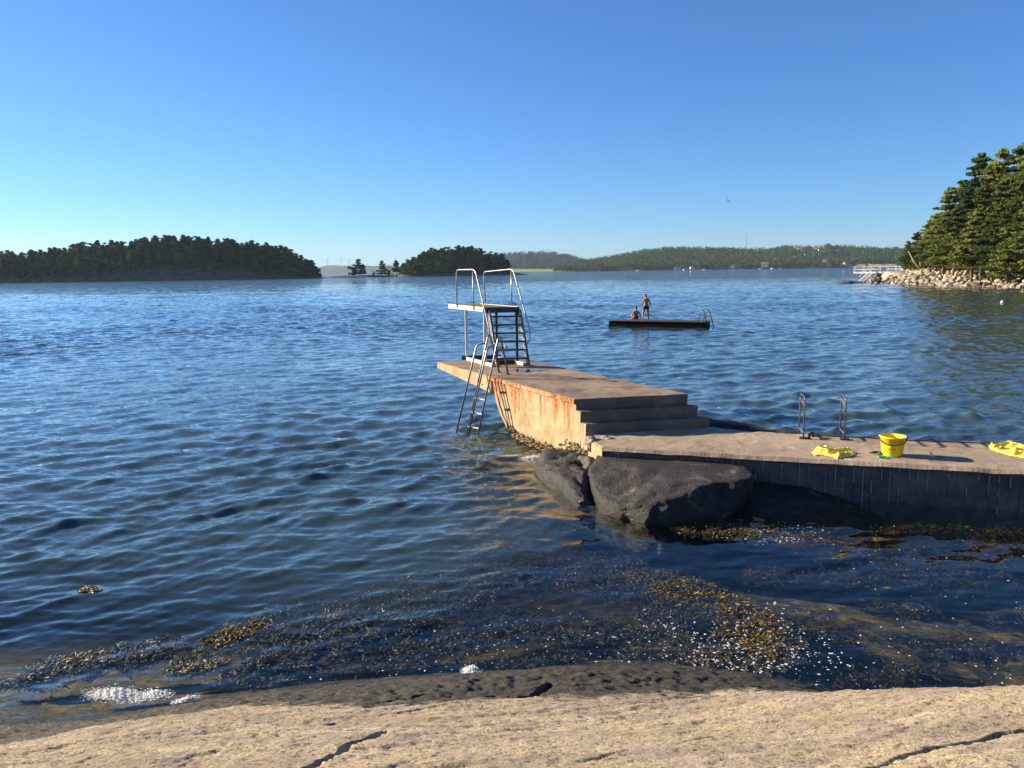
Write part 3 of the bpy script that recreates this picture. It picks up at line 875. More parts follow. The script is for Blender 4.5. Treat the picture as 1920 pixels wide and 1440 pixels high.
# platform: boards on a frame
for i in range(6):
    w0 = PW * i / 6 + .004; w1 = PW * (i + 1) / 6 - .004
    mb = MB(); mb.prism([tp2(.02, w0), tp2(.02, w1), tp2(PL - .02, w1), tp2(PL - .02, w0)], PZ - .03, PZ - .002 * (i % 2))
    tpart(mb, 'plank', 'riser')
mb = MB(); mb.beam(tp(0, -.018, PZ - .045), tp(PL, -.018, PZ - .045), .03, .105); tpart(mb, 'side_beam', 'paint')
mb = MB(); mb.beam(tp(0, PW + .018, PZ - .045), tp(PL, PW + .018, PZ - .045), .03, .105); tpart(mb, 'side_beam', 'paint')
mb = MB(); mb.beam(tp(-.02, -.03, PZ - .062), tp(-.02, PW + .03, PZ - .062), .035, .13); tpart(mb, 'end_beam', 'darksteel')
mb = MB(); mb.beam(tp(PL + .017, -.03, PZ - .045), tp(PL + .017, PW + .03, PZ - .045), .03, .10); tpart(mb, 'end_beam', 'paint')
def post(a, c, mat):
    mb = MB(); mb.beam(tp(a, c, DZ - .005), tp(a, c, PZ - .09), .062, .062, up=(tcx[0], tcx[1], 0)); tpart(mb, 'post', mat, bevel=.008)
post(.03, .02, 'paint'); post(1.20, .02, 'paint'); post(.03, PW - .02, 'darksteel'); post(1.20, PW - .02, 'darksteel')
for c in (.02, PW - .02):
    mb = MB(); mb.beam(tp(-.42, c, DZ + .035), tp(1.32, c, DZ + .035), .09, .07); tpart(mb, 'base_rail', 'paint', bevel=.006)
mb = MB(); mb.beam(tp(1.26, -.1, DZ + .05), tp(1.26, PW + .1, DZ + .05), .16, .10); tpart(mb, 'base_beam', 'darksteel', bevel=.006)
mb = MB(); mb.beam(tp(.10, .06, DZ + .05), tp(.10, PW - .06, DZ + .05), .12, .09); tpart(mb, 'base_beam', 'darksteel', bevel=.006)
# stair
RUN = .50
for c in (.09, PW + .02):
    mb = MB(); mb.beam(tp(-RUN, c, DZ), tp(-.04, c, PZ - .08), .045, .12, up=(tax[0], tax[1], .3)); tpart(mb, 'stringer', 'midsteel')
nst = 6
for i in range(nst):
    f = (i + 1) / (nst + 1); z = DZ + (PZ - DZ) * (f * .985 + .01); a = -RUN + (RUN - .04) * f
    mb = MB(); mb.prism([tp2(a - .09, .11), tp2(a - .09, PW), tp2(a + .09, PW), tp2(a + .09, .11)], z - .034, z)
    tpart(mb, 'tread', 'darksteel')
# handrails
RT = 3.345; tr = .0165
def rail(pts, name='handrail', mat='galv', r=tr, rad=.16):
    mb = MB(); mb.tube(bend(pts, rad, 7), r, 10); return tpart(mb, name, mat, smooth=True)
def ln(a0, a1, z0, z1, c): return tp(a0, c, z0), tp(a1, c, z1)
for c, af in ((-.055, 1.60), (PW + .055, 2.05)):
    lead = (.10 if c < 0 else .12)
    pts = [tp(af, c, PZ - .05), tp(af - .02 - lead * (0 if c < 0 else -1), c, RT - .06 * (c > 0)), tp(.36, c, RT), tp(-.40, c + .02 * (c > 0), 2.02 if c < 0 else 2.05)]
    if c < 0: pts += [tp(-.42, c, 1.86), tp(-.36, c + .05, 1.70), tp(-.26, c + .11, 1.64)]
    else: pts += [tp(-.46, c + .03, 1.86), tp(-.46, c + .0, 1.70), tp(-.38, c - .03, 1.62)]
    rail(pts)
    rail([tp(.50 if c < 0 else .46, c, PZ - .08), tp(.50 if c < 0 else .46, c, RT - .01)], 'stanchion', r=.0155)

# ------------------------------------------------------------------ swimming ladder on the pier's sunlit side
lad = empty('swim_ladder', (-.5, 16.1, 0))
tag(lad, 'bent tube steel swimming ladder leaning from the pier deck down into the water', 'ladder')
def lpart(mb, name, mat='steel', smooth=True):
    o = mb.build(name, M[mat], smooth=smooth); o.parent = lad; o.location = (.5, -16.1, 0); return o
h1t, h2t = Vector((-.475, 16.22, 1.96)), Vector((-.255, 15.86, 1.95))
w2, w3, w1 = Vector((-1.02, 15.28, -.35)), Vector((-.79, 15.12, -.35)), Vector((-1.26, 15.75, -.35))
f1, f2 = Vector((-.275, 16.62, DZ)), Vector((-.078, 16.25, DZ))
def hoop(w, t, f):
    mb = MB(); d = (f - t); d.z = 0; d = d.normalized()
    mb.tube(bend([w, t - d * .03 + Vector((0, 0, .0)), t + d * .07 + Vector((0, 0, -.005)), f], .07, 6), .019, 9); lpart(mb, 'stile')
hoop(w2, h1t, f1); hoop(w3, h2t, f2)
mb = MB(); mb.tube(bend([w1, (-.74, 16.45, 1.76), (-.55, 16.32, 1.78)], .11, 7), .019, 9); lpart(mb, 'outer_rail')
mb = MB(); mb.tube(bend([w2 + Vector((.03, -.05, 0)), (-.50, 15.95, 1.72), (-.36, 15.98, 1.78)], .11, 7), .019, 9); lpart(mb, 'outer_rail')
for f in (.10, .22, .34, .46, .58):
    a = w2.lerp(h1t, f); b_ = w3.lerp(h2t, f)
    mb = MB(); mb.beam(a, b_, .05, .02); lpart(mb, 'rung', 'paint' if f > .2 else 'steel', smooth=False)
for f_ in (f1, f2):
    mb = MB(); mb.tube([f_ + Vector((0, 0, -.002)), f_ + Vector((0, 0, .012))], .05, 10); lpart(mb, 'foot_plate', 'darksteel', False)
# cord wound between the two hoops
mb = MB(); r = random.Random(4); pts = []
a, b_ = Vector((-.37, 15.98, 1.79)), Vector((-.10, 16.12, 1.72))
for i in range(60):
    f = i / 59; p = a.lerp(b_, .5 - .5 * math.cos(f * math.pi * 5)); 
    pts.append((p.x + r.uniform(-.02, .02), p.y + r.uniform(-.03, .03), p.z + r.uniform(-.045, .045) - .05 * math.sin(math.pi * (p.x - a.x) / (b_.x - a.x))))
mb.tube(pts, .011, 5)
tag(mb.build('rope', M['rope'], smooth=True), 'pale greenish rope wound round the top of the pier ladder', 'rope')

# ------------------------------------------------------------------ the two ladder hoops of the jetty
h0 = np.array([4.655, 12.06]); h1 = np.array([5.262, 11.95])
jl = empty('jetty_ladder', (h0[0], h0[1], JZ))
tag(jl, 'steel bathing ladder whose two tall hoops stand at the back edge of the jetty', 'ladder')
def jlp(mb, name, mat='steel', smooth=True):
    o = mb.build(name, M[mat], smooth=smooth); o.parent = jl; o.location = (-h0[0], -h0[1], -JZ); return o
for h in (h0, h1):
    d = np.array([h[0], h[1]]) / np.hypot(*h); l = np.array([-d[1], d[0]])
    far = h + d * .40 + l * .072
    t1 = (h[0], h[1], JZ + .67); t2 = (far[0], far[1], JZ + .68)
    mb = MB(); mb.tube(bend([(h[0], h[1], JZ - .02), t1, t2, (far[0], far[1], -.5)], .06, 5), .0125, 9); jlp(mb, 'hoop')
    n = h + d * .05 + l * .02
    for z in (.10, .58):
        mb = MB(); mb.beam((h[0], h[1], JZ + z), (far[0], far[1], JZ + z), .008, .02); jlp(mb, 'cross_strap', 'galv', False)
    mb = MB(); mb.beam((h[0] + l[0] * .075, h[1] + l[1] * .075, JZ + .66), (h[0] + l[0] * .01, h[1] + l[1] * .01, JZ + .54), .018, .018, up=(d[0], d[1], 0)); jlp(mb, 'bracket', 'paint', False)
    mb = MB(); mb.box((h[0] + .02, h[1] + .03, JZ + .012), .14, .12, .02, -.3); jlp(mb, 'foot_plate', 'darksteel', False)
for z in (.25, -.05, -.35):
    mb = MB(); a = h0 + h0 / np.hypot(*h0) * .42; b_ = h1 + h1 / np.hypot(*h1) * .42
    mb.beam((a[0], a[1], z), (b_[0], b_[1], z), .05, .02); jlp(mb, 'rung')
mb = MB(); mb.tube(bend([(h0[0] + .08, h0[1] - .02, JZ + .005), (h0[0] + .09, h0[1] + .0, JZ + .075), (h0[0] + .2, h0[1] + .12, JZ + .08), (h0[0] + .23, h0[1] + .2, JZ - .05)], .04, 4), .022, 8); jlp(mb, 'clamp', 'black')
# ------------------------------------------------------------------ things left on the jetty
def lathe(prof, seg=36, name='lathe', mat=None, parent=None):
    vs = []; fs = []
    for r_, z in prof:
        for k in range(seg):
            a = 2 * math.pi * k / seg; vs.append((r_ * math.cos(a), r_ * math.sin(a), z))
    for i in range(len(prof) - 1):
        for k in range(seg):
            fs.append((i * seg + k, i * seg + (k + 1) % seg, (i + 1) * seg + (k + 1) % seg, (i + 1) * seg + k))
    fs.append(tuple(range(seg - 1, -1, -1)))
    return MB().add(vs, fs)
bc = P(1680, 857, JZ); BH = .285
bucket = empty('bucket', (bc[0], bc[1] + .12, JZ + .004))
tag(bucket, 'bright yellow plastic bucket with a black carrying handle standing on the jetty', 'bucket')
prof = [(.0, .0), (.132, .0), (.138, .01), (.168, BH - .03), (.176, BH - .028), (.180, BH), (.173, BH), (.162, BH - .03), (.130, .014), (.0, .014)]
o = lathe(prof).build('shell', M['yellow'], bucket, smooth=True)
mb = MB(); pts = []
va = math.atan2(-bucket.location.y, -bucket.location.x)
for i in range(25):
    a = math.pi * i / 24
    x = .186 * math.cos(a); s_ = math.sin(a)
    # hangs down on the viewer's side of the shell
    q = Vector((x, -.186 * s_ - .004, BH - .02 - .085 * s_)); q.rotate(Matrix.Rotation(va + math.pi / 2, 3, 'Z')); pts.append(q)
mb.tube(pts, .0075, 7); mb.build('handle', M['black'], bucket, smooth=True)
for a in (0, math.pi):
    mb = MB(); q = Vector((.182 * math.cos(a), 0, BH - .02)); q.rotate(Matrix.Rotation(va + math.pi / 2, 3, 'Z')); mb.box(q, .022, .022, .03, va); mb.build('lug', M['yellow'], bucket)
def wrap(a0, a1, z0, z1, off=.0015, n=10):
    vs = []; fs = []
    for i in range(n + 1):
        a = a0 + (a1 - a0) * i / n
        for z in (z0, z1):
            r_ = .138 + .030 * (z - .01) / (BH - .04) + off; vs.append((r_ * math.cos(a), r_ * math.sin(a), z))
    for i in range(n): fs.append((2 * i, 2 * i + 2, 2 * i + 3, 2 * i + 1))
    return MB().add(vs, fs)
wrap(va - .42, va - .12, .125, .175).build('sticker', simple('pale_print', (.62, .50, .22), .5), bucket)
wrap(va - .45, va + .30, .105, .122).build('sticker', simple('brown_print', (.42, .31, .05), .5), bucket)

def cloth(name, outline, h, seed, label, lift=.0):
    n = 70; xs_ = np.array([p[0] for p in outline]); ys_ = np.array([p[1] for p in outline])
    X, Y = np.meshgrid(np.linspace(xs_.min(), xs_.max(), n * 2), np.linspace(ys_.min(), ys_.max(), n))
    x, y = X.ravel(), Y.ravel(); inside = np.zeros(len(x), bool); d = np.full(len(x), 9.)
    m = len(outline)
    for i in range(m):
        a, b_ = np.array(outline[i]), np.array(outline[(i + 1) % m])
        c = ((a[1] > y) != (b_[1] > y)) & (x < (b_[0] - a[0]) * (y - a[1]) / (b_[1] - a[1] + 1e-9) + a[0]); inside ^= c
        ab = b_ - a; t_ = np.clip(((x - a[0]) * ab[0] + (y - a[1]) * ab[1]) / (ab @ ab), 0, 1)
        d = np.minimum(d, np.hypot(x - a[0] - t_ * ab[0], y - a[1] - t_ * ab[1]))
    sd = np.where(inside, d, -d) + .015 * fbm(x * 9 + seed, y * 9, 0, 2)
    fold = 2.0 * np.abs(fbm(x * 4.5 + y * 5 + seed, y * 9 - x * 2, seed, 2, .3))
    z = smooth01(sd / .05) * h * (.30 + 1.25 * (1 - np.clip(fold, 0, 1)) ** 2)
    keep = sd > -.004
    q = grid_quads(n, n * 2); q = q[keep[q].all(1)]
    used = np.unique(q); mp = -np.ones(len(x), int); mp[used] = np.arange(len(used))
    me = np_mesh(name, np.stack([x, y, z + JZ + .008], -1)[used], mp[q])
    o = link_mesh(name, me, M['yellow_cloth'], smooth=True)
    s = o.modifiers.new('thickness', 'SOLIDIFY'); s.thickness = .005; s.offset = 0
    return tag(o, label, 'cloth', None)
def outl(pts): return [tuple(P(u, v, JZ)[:2]) for u, v in pts]
cloth('cloth', outl([(1523, 850), (1530, 843), (1545, 842), (1560, 843), (1578, 846), (1592, 845), (1603, 850), (1600, 856), (1585, 858), (1570, 862), (1562, 858), (1545, 855), (1528, 855)]), .045, 3.0,
      'crumpled yellow cloth lying on the jetty left of the bucket')
cloth('cloth', outl([(1853, 838), (1872, 835), (1900, 834), (1935, 836), (1960, 842), (1960, 862), (1925, 861), (1895, 856), (1872, 848), (1858, 844)]), .05, 9.0,
      'yellow cloth spread at the far right end of the jetty')
# green sand sieve and spade
sp = empty('toy_spade', tuple(P(1651, 857, JZ + .012)))
tag(sp, 'small green plastic toy spade lying against the bucket', 'toy')
lathe([(0, 0), (.045, .0), (.055, .022), (.050, .022), (.040, .006), (0, .006)], 14).build('scoop', M['green'], sp, smooth=True)
mb = MB(); mb.tube([(.04, -.01, .012), (.14, -.06, .016), (.24, -.10, .010)], .010, 6); mb.build('handle', M['green'], sp, smooth=True)
sp2 = empty('toy_shovel', tuple(P(1752, 855, JZ + .01)))
tag(sp2, 'green and white toy shovel in the shadow of the bucket', 'toy')
mb = MB(); mb.tube([(-.02, .0, .0), (.06, -.03, .008), (.14, -.07, .004)], .009, 6); mb.build('handle', M['green'], sp2, smooth=True)
mb = MB(); mb.prism([(-.06, -.02), (-.01, -.03), (.0, .02), (-.05, .03)], [0, 0, 0, 0], [.06, .012, .014, .07]); mb.build('blade', M['white'], sp2)
gun = empty('toy_pistol', tuple(P(1645, 850, JZ + .012)))
tag(gun, 'dark brown toy lying behind the green spade', 'toy')
mb = MB(); mb.tube([(-.11, .01, .01), (-.03, .0, .018), (.07, -.02, .014)], [.014, .022, .016], 7); mb.build('barrel', M['brown'], gun, smooth=True)
mb = MB(); mb.tube([(.0, -.02, .015), (.03, -.07, .010)], .016, 6); mb.build('grip', M['brown'], gun, smooth=True)

# ------------------------------------------------------------------ bathing raft
ra, rb = P(1141, 612.5, 0)[:2], P(1321, 616, 0)[:2]
RD = (rb - ra) / np.hypot(*(rb - ra)); RNn = np.array([-RD[1], RD[0]]); RL = float(np.hypot(*(rb - ra)))
raft = empty('bathing_raft', (ra[0], ra[1], 0))
tag(raft, 'dark flat bathing raft floating in the bay beyond the pier', 'raft')
def rp(s, w, z): q = RD * s + RNn * w; return (q[0], q[1], z)
mb = MB(); mb.prism([rp(0, 0, 0)[:2], rp(RL, 0, 0)[:2], rp(RL, 1.5, 0)[:2], rp(0, 1.5, 0)[:2]], -.15, .325); mb.build('hull', M['raft'], raft, bevel=.03)
for i in range(22):
    s0 = RL * i / 22 + .01; s1 = RL * (i + 1) / 22 - .01
    mb = MB(); mb.prism([rp(s0, -.04, 0)[:2], rp(s1, -.04, 0)[:2], rp(s1, 1.54, 0)[:2], rp(s0, 1.54, 0)[:2]], .327, .35); mb.build('plank', M['raft_top'], raft)
rl = empty('raft_ladder', tuple(rp(RL - .3, .3, .35)[i] + (ra[0], ra[1], 0)[i] for i in range(3)))
tag(rl, 'small steel hoop ladder fixed to the right end of the raft', 'ladder')
for dw, ds in ((0, 0), (.55, .2)):
    mb = MB(); o_ = Vector(rp(ds, dw, 0))
    mb.tube(bend([o_ + Vector(rp(-.15, 0, 0)), o_ + Vector(rp(.03, 0, .64)), o_ + Vector(rp(.17, 0, .64)), o_ + Vector(rp(.48, 0, -.5))], .09, 6), .026, 8); mb.build('hoop', M['steel'], rl, smooth=True)
for f in (.35, .6):
    mb = MB(); mb.beam(Vector(rp(.17 + .31 * f, 0, .72 - 1.22 * f)), Vector(rp(.33 + .31 * f, .75, .72 - 1.22 * f)), .06, .03); mb.build('rung', M['steel'], rl)

# ------------------------------------------------------------------ people
def body(name, joints, edges, mat, loc, parent=None, sub=2):
    names = list(joints); me = bpy.data.meshes.new(name)
    me.from_pydata([joints[k][:3] for k in names], [(names.index(a), names.index(b_)) for a, b_ in edges], [])
    o = bpy.data.objects.new(name, me); COL.objects.link(o); o.location = loc
    if parent is not None: o.parent = parent
    me.materials.append(mat)
    m = o.modifiers.new('skin', 'SKIN'); m.use_smooth_shade = True
    for i, k in enumerate(names):
        r_ = joints[k][3]; sv = me.skin_vertices[0].data[i]
        sv.radius = (r_, r_) if not isinstance(r_, tuple) else r_
        sv.use_root = (i == 0)
    s = o.modifiers.new('sub', 'SUBSURF'); s.levels = s.render_levels = sub
    return o
def chain(*k): return list(zip(k[:-1], k[1:]))
def hand(J, E, wrist, p, d, side, s=1.0):
    """five short fingers from the palm; d = pointing direction"""
    d = Vector(d).normalized(); e = Vector(side).normalized()
    J[wrist + '_palm'] = (*(Vector(p) + d * .05 * s), .024 * s); E.append((wrist, wrist + '_palm'))
    for i in range(4):
        q = Vector(p) + d * .085 * s + e * (i - 1.5) * .020 * s; k = wrist + 'f%d' % i
        J[k] = (*q, .009 * s); J[k + 't'] = (*(q + d * (.055, .065, .06, .045)[i] * s + Vector((0, .012, 0))), .007 * s)
        E += [(wrist + '_palm', k), (k, k + 't')]
    q = Vector(p) + d * .05 * s - e * .04 * s; J[wrist + 'th'] = (*q, .010 * s); J[wrist + 'tt'] = (*(q + d * .03 * s), .008 * s)
    E += [(wrist + '_palm', wrist + 'th'), (wrist + 'th', wrist + 'tt')]
# standing: seen from behind, legs apart, head bowed to the left, hands held in front of the hips
k = 1.0
J = dict(pelvis=(0, 0, .84, (.135, .10)), belly=(.0, .01, .98, (.115, .085)), chest=(.01, -.01, 1.14, (.145, .10)), neckb=(.0, .02, 1.27, .075), neck=(-.02, .05, 1.34, .05), head=(-.035, .085, 1.43, .088), crown=(-.04, .09, 1.49, .072),
         hipl=(-.10, 0, .78, .085), kneel=(-.15, .02, .43, .052), anklel=(-.20, -.01, .08, .036), toel=(-.23, .10, .035, .034),
         hipr=(.10, 0, .78, .085), kneer=(.13, .02, .43, .052), ankler=(.15, -.01, .08, .036), toer=(.17, .10, .035, .034),
         shl=(-.15, .0, 1.22, .052), ell=(-.20, .05, .99, .038), wrl=(-.10, .16, .84, .027),
         shr=(.16, .0, 1.22, .052), elr=(.25, .03, .98, .038), wrr=(.15, .13, .83, .027))
E = chain('pelvis', 'belly', 'chest', 'neckb', 'neck', 'head', 'crown') + chain('pelvis', 'hipl', 'kneel', 'anklel', 'toel') + chain('pelvis', 'hipr', 'kneer', 'ankler', 'toer') + chain('chest', 'shl', 'ell', 'wrl') + chain('chest', 'shr', 'elr', 'wrr')
hand(J, E, 'wrl', J['wrl'][:3], (.5, .5, -.3), (0, .5, .6)); hand(J, E, 'wrr', J['wrr'][:3], (-.5, .5, -.3), (0, .5, .6))
q = P(1211, 603, .315)
man = empty('person', (q[0], q[1], .352), -.17)
tag(man, 'bare-chested person in dark red shorts standing on the raft with head bowed', 'person')
body('body', J, E, M['skin'], (0, 0, 0), man)
body('shorts', dict(p=(0, 0, .86, (.145, .11)), w=(0, 0, .93, (.13, .10)), l=(-.105, 0, .76, .098), l2=(-.128, .01, .60, .082), r=(.105, 0, .76, .098), r2=(.122, .01, .60, .082)), chain('w', 'p', 'l', 'l2') + chain('p', 'r', 'r2'), M['shorts'], (0, 0, 0), man)
body('hair', dict(a=(-.03, .055, 1.44, .080), b=(-.038, .075, 1.50, .082), c=(-.04, .10, 1.53, .05)), chain('a', 'b', 'c'), M['hair'], (0, 0, 0), man)
# sitting on the far edge, leaning on both arms, seen from behind
J = dict(pelvis=(0, 0, .11, (.16, .11)), belly=(.0, .02, .24, (.125, .09)), chest=(-.01, .05, .40, (.15, .10)), neckb=(-.005, .08, .52, .07), neck=(.0, .11, .57, .05), head=(.01, .14, .65, .085), crown=(.012, .145, .70, .07),
         hipl=(-.10, .10, .10, .08), kneel=(-.13, .46, .14, .055), anklel=(-.14, .56, -.22, .038), toel=(-.14, .66, -.27, .034),
         hipr=(.10, .10, .10, .08), kneer=(.13, .46, .14, .055), ankler=(.14, .56, -.22, .038), toer=(.14, .66, -.27, .034),
         shl=(-.17, .04, .46, .052), ell=(-.245, .02, .25, .038), wrl=(-.28, -.02, .055, .026),
         shr=(.17, .04, .46, .052), elr=(.25, .02, .25, .038), wrr=(.29, -.02, .055, .026))
E = chain('pelvis', 'belly', 'chest', 'neckb', 'neck', 'head', 'crown') + chain('pelvis', 'hipl', 'kneel', 'anklel', 'toel') + chain('pelvis', 'hipr', 'kneer', 'ankler', 'toer') + chain('chest', 'shl', 'ell', 'wrl') + chain('chest', 'shr', 'elr', 'wrr')
hand(J, E, 'wrl', J['wrl'][:3], (-.2, -1, -.15), (1, 0, 0)); hand(J, E, 'wrr', J['wrr'][:3], (.2, -1, -.15), (-1, 0, 0))
q = ra + RD * (float((P(1179, 604, .31)[:2] - ra) @ RD)) + RNn * 1.1
girl = empty('person', (q[0], q[1], .352), .05)
tag(girl, 'bare-backed person sitting on the raft, leaning on both arms', 'person')
body('body', J, E, M['skin'], (0, 0, 0), girl)
body('shorts', dict(p=(0, 0, .12, (.168, .125)), w=(0, .01, .18, (.15, .105)), l=(-.10, .12, .115, .092), l2=(-.115, .28, .13, .08), r=(.10, .12, .115, .092), r2=(.115, .28, .13, .08)), chain('w', 'p', 'l', 'l2') + chain('p', 'r', 'r2'), M['black'], (0, 0, 0), girl)
body('hair', dict(a=(.005, .11, .64, .078), b=(.01, .13, .71, .082), c=(.012, .16, .74, .05)), chain('a', 'b', 'c'), M['hair'], (0, 0, 0), girl)

# buoy and gull
q = P(1879, 568, 0); buoy = empty('buoy', (q[0], q[1], .04)); tag(buoy, 'small white mooring buoy floating off the stony headland', 'buoy')
lathe([(0, -.14), (.09, -.11), (.14, 0), (.13, .09), (.07, .14), (.03, .16), (.03, .20), (0, .20)], 14).build('float', M['white'], buoy, smooth=True)
mb = MB(); mb.tube([(.03 * math.cos(a), 0, .21 + .03 * math.sin(a)) for a in np.linspace(0, 2 * math.pi, 9)], .008, 5); mb.build('ring', M['steel'], buoy, smooth=True)
q = PD(1365, 377, 80); gull = empty('bird', tuple(q), .4); gull.rotation_euler = (.5, .55, .5)
tag(gull, 'dark bird gliding high over the bay', 'bird')
mb = MB(); mb.tube([(0, -.2, 0), (0, -.12, .01), (0, 0, .02), (0, .12, .02), (0, .18, .02)], [.01, .035, .05, .032, .01], 8); mb.build('body', M['black'], gull, smooth=True)
for s in (-1, 1):
    mb = MB(); mb.add([(0, .07, .03), (0, -.07, .03), (s * .18, -.03, .10), (s * .18, .10, .10), (s * .40, -.04, .05), (s * .38, .03, .05),
                       (0, .07, .015), (0, -.07, .015), (s * .18, -.03, .085), (s * .18, .10, .085), (s * .40, -.04, .04), (s * .38, .03, .04)],
                      [(0, 1, 2, 3), (3, 2, 4, 5), (6, 9, 8, 7), (9, 11, 10, 8), (1, 7, 8, 2), (2, 8, 10, 4), (0, 3, 9, 6), (3, 5, 11, 9), (4, 10, 11, 5)]); mb.build('wing', M['black'], gull)
# ------------------------------------------------------------------ trees
def leaf_quads(centers, radii, counts, size, rs, flat=.0, tri=False):
    """small randomly turned leaf sprays spread through ellipsoids -> verts, faces"""
    C = np.repeat(np.asarray(centers, float), counts, 0); R = np.repeat(np.asarray(radii, float), counts, 0); n = len(C)
    d = rs.normal(size=(n, 3)); d /= np.linalg.norm(d, axis=1)[:, None]; rad = rs.random(n) ** (1 / 2.2)
    p = C + d * R * rad[:, None]
    a = rs.normal(size=(n, 3)); a[:, 2] *= (1 - flat); a /= np.linalg.norm(a, axis=1)[:, None]
    b_ = np.cross(a, rs.normal(size=(n, 3)) * np.array([flat * 0 + 1, 1, 1])); b_ /= np.linalg.norm(b_, axis=1)[:, None]
    s = size * rs.uniform(.6, 1.4, n)[:, None]
    a = a * s; b_ = b_ * s * .55
    if tri:
        v = np.stack([p - a - b_ * .6, p + a * .9 - b_ * .3, p + b_], 1); k = 3
    else:
        v = np.stack([p - a - b_ * .5, p + a * .2 - b_, p + a + b_ * .3, p - a * .1 + b_], 1); k = 4
    return v.reshape(-1, 3), np.arange(n * k).reshape(n, k)

def pine_proto(seed, H=10.0, base=.28, spread=3.0, layers=11, sprays=48, size=.22, name='pine_tree', mat='needle', lean=.0):
    rs = np.random.default_rng(seed); r = random.Random(seed)
    root = bpy.data.objects.new(name, None); COL.objects.link(root)
    trunk = [(0, 0, -.5)]
    for i in range(1, 9):
        f = i / 8; trunk.append((lean * f * f * H + .12 * math.sin(seed + 3 * f), .12 * math.cos(seed * 2 + 2.5 * f), H * .97 * f))
    mb = MB(); mb.tube(trunk, [.20 * (1 - .85 * i / 8) for i in range(9)], 7)
    def tx(z): f = max(0, z / (H * .97)); return (lean * f * f * H + .12 * math.sin(seed + 3 * f), .12 * math.cos(seed * 2 + 2.5 * f))
    cs, rr = [], []
    for l in range(layers):
        f = l / (layers - 1); z = H * (base + (.97 - base) * f)
        R = spread * (1 - f ** 2.4 * .62) * (.55 + .45 * math.sin(math.pi * min(1, f * 1.5 + .22))) * r.uniform(.7, 1.15)
        nb = r.choice((3, 4, 5)) if l < layers - 1 else 3
        a0 = r.uniform(0, 6.28)
        for b_ in range(nb):
            a = a0 + 6.283 * b_ / nb + r.uniform(-.5, .5); L = R * r.uniform(.55, 1.1)
            x0, y0 = tx(z - .3); tip = (x0 + L * math.cos(a), y0 + L * math.sin(a), z + r.uniform(-.25, .25) + L * .10)
            mb.tube([(x0, y0, z - .35), (x0 + .5 * L * math.cos(a), y0 + .5 * L * math.sin(a), z - .15), tip], [.05, .035, .012], 4, caps=False)
            for q in (.95, .62):
                cs.append((x0 + (tip[0] - x0) * q, y0 + (tip[1] - y0) * q, tip[2] - .1 * (1 - q))); s = .36 + .26 * R * r.uniform(.6, 1.1)
                rr.append((s, s, s * .24))
    cs.append((*tx(H), H)); rr.append((.4, .4, .4))
    mb.build('trunk', M['bark'], root, smooth=True)
    v, q = leaf_quads(cs, rr, sprays, size, rs, .45)
    link_mesh('crown', np_mesh('crown', v, q), M[mat], root)
    return root
def broad_proto(seed, H=5.0, R=2.2, n=26, sprays=60, size=.22, name='bush_tree', mat='leafy'):
    rs = np.random.default_rng(seed); r = random.Random(seed)
    root = bpy.data.objects.new(name, None); COL.objects.link(root)
    mb = MB(); mb.tube([(0, 0, -.4), (.1, 0, H * .3), (-.05, .1, H * .6)], [.10, .07, .04], 6)
    cs, rr = [], []
    for i in range(n):
        a = r.uniform(0, 6.28); f = r.uniform(.12, 1); rad = R * math.sqrt(max(.05, 1 - (2 * f - 1) ** 2 * .8)) * r.uniform(.2, .85)
        c = (rad * math.cos(a), rad * math.sin(a), H * f * .92); cs.append(c); s = R * r.uniform(.22, .42); rr.append((s, s, s * .75))
        if i % 3 == 0: mb.tube([(0, 0, H * .2), (c[0] * .6, c[1] * .6, c[2] * .8), c], [.04, .03, .01], 4, caps=False)
    mb.build('trunk', M['bark'], root, smooth=True)
    v, q = leaf_quads(cs, rr, sprays, size, rs, .1)
    link_mesh('crown', np_mesh('crown', v, q), M[mat], root)
    return root

# ------------------------------------------------------------------ the stony headland on the right
def head_z(x, y):
    d = x - 70.6 + 1.2 * np.sin(y * .11) + .7 * np.sin(y * .37) - np.clip(y - 152, 0, 60) * .55
    d = np.where(y > 157, d - (y - 157) * .6, d)
    z = np.where(d < 0, d * .35, np.where(d < 7, 2.1 * smooth01(d / 7.5) + .08 * d, 2.35 + (d - 7) * .16))
    return np.clip(z, -3, 9) + .12 * fbm(x * .5, y * .5, 0, 3) * (d > 0)
X, Y = np.meshgrid(np.r_[np.linspace(58, 84, 90), np.linspace(84.6, 190, 60)], np.linspace(72, 215, 190))
me = np_mesh('headland', np.stack([X.ravel(), Y.ravel(), head_z(X.ravel(), Y.ravel())], -1), grid_quads(*X.shape))
head = link_mesh('headland', me, M['soil'], smooth=True); tag(head, kind='structure')
# bare rock slab beside the white footbridge
tag(lumpy('rock_slab', (76.8, 152.5, .5), (3.6, 4.6, 1.7), 12.2, .3, 4, 2.2, .08, 'stone'), 'smooth pale rock slab where the white footbridge meets the headland', 'rock')
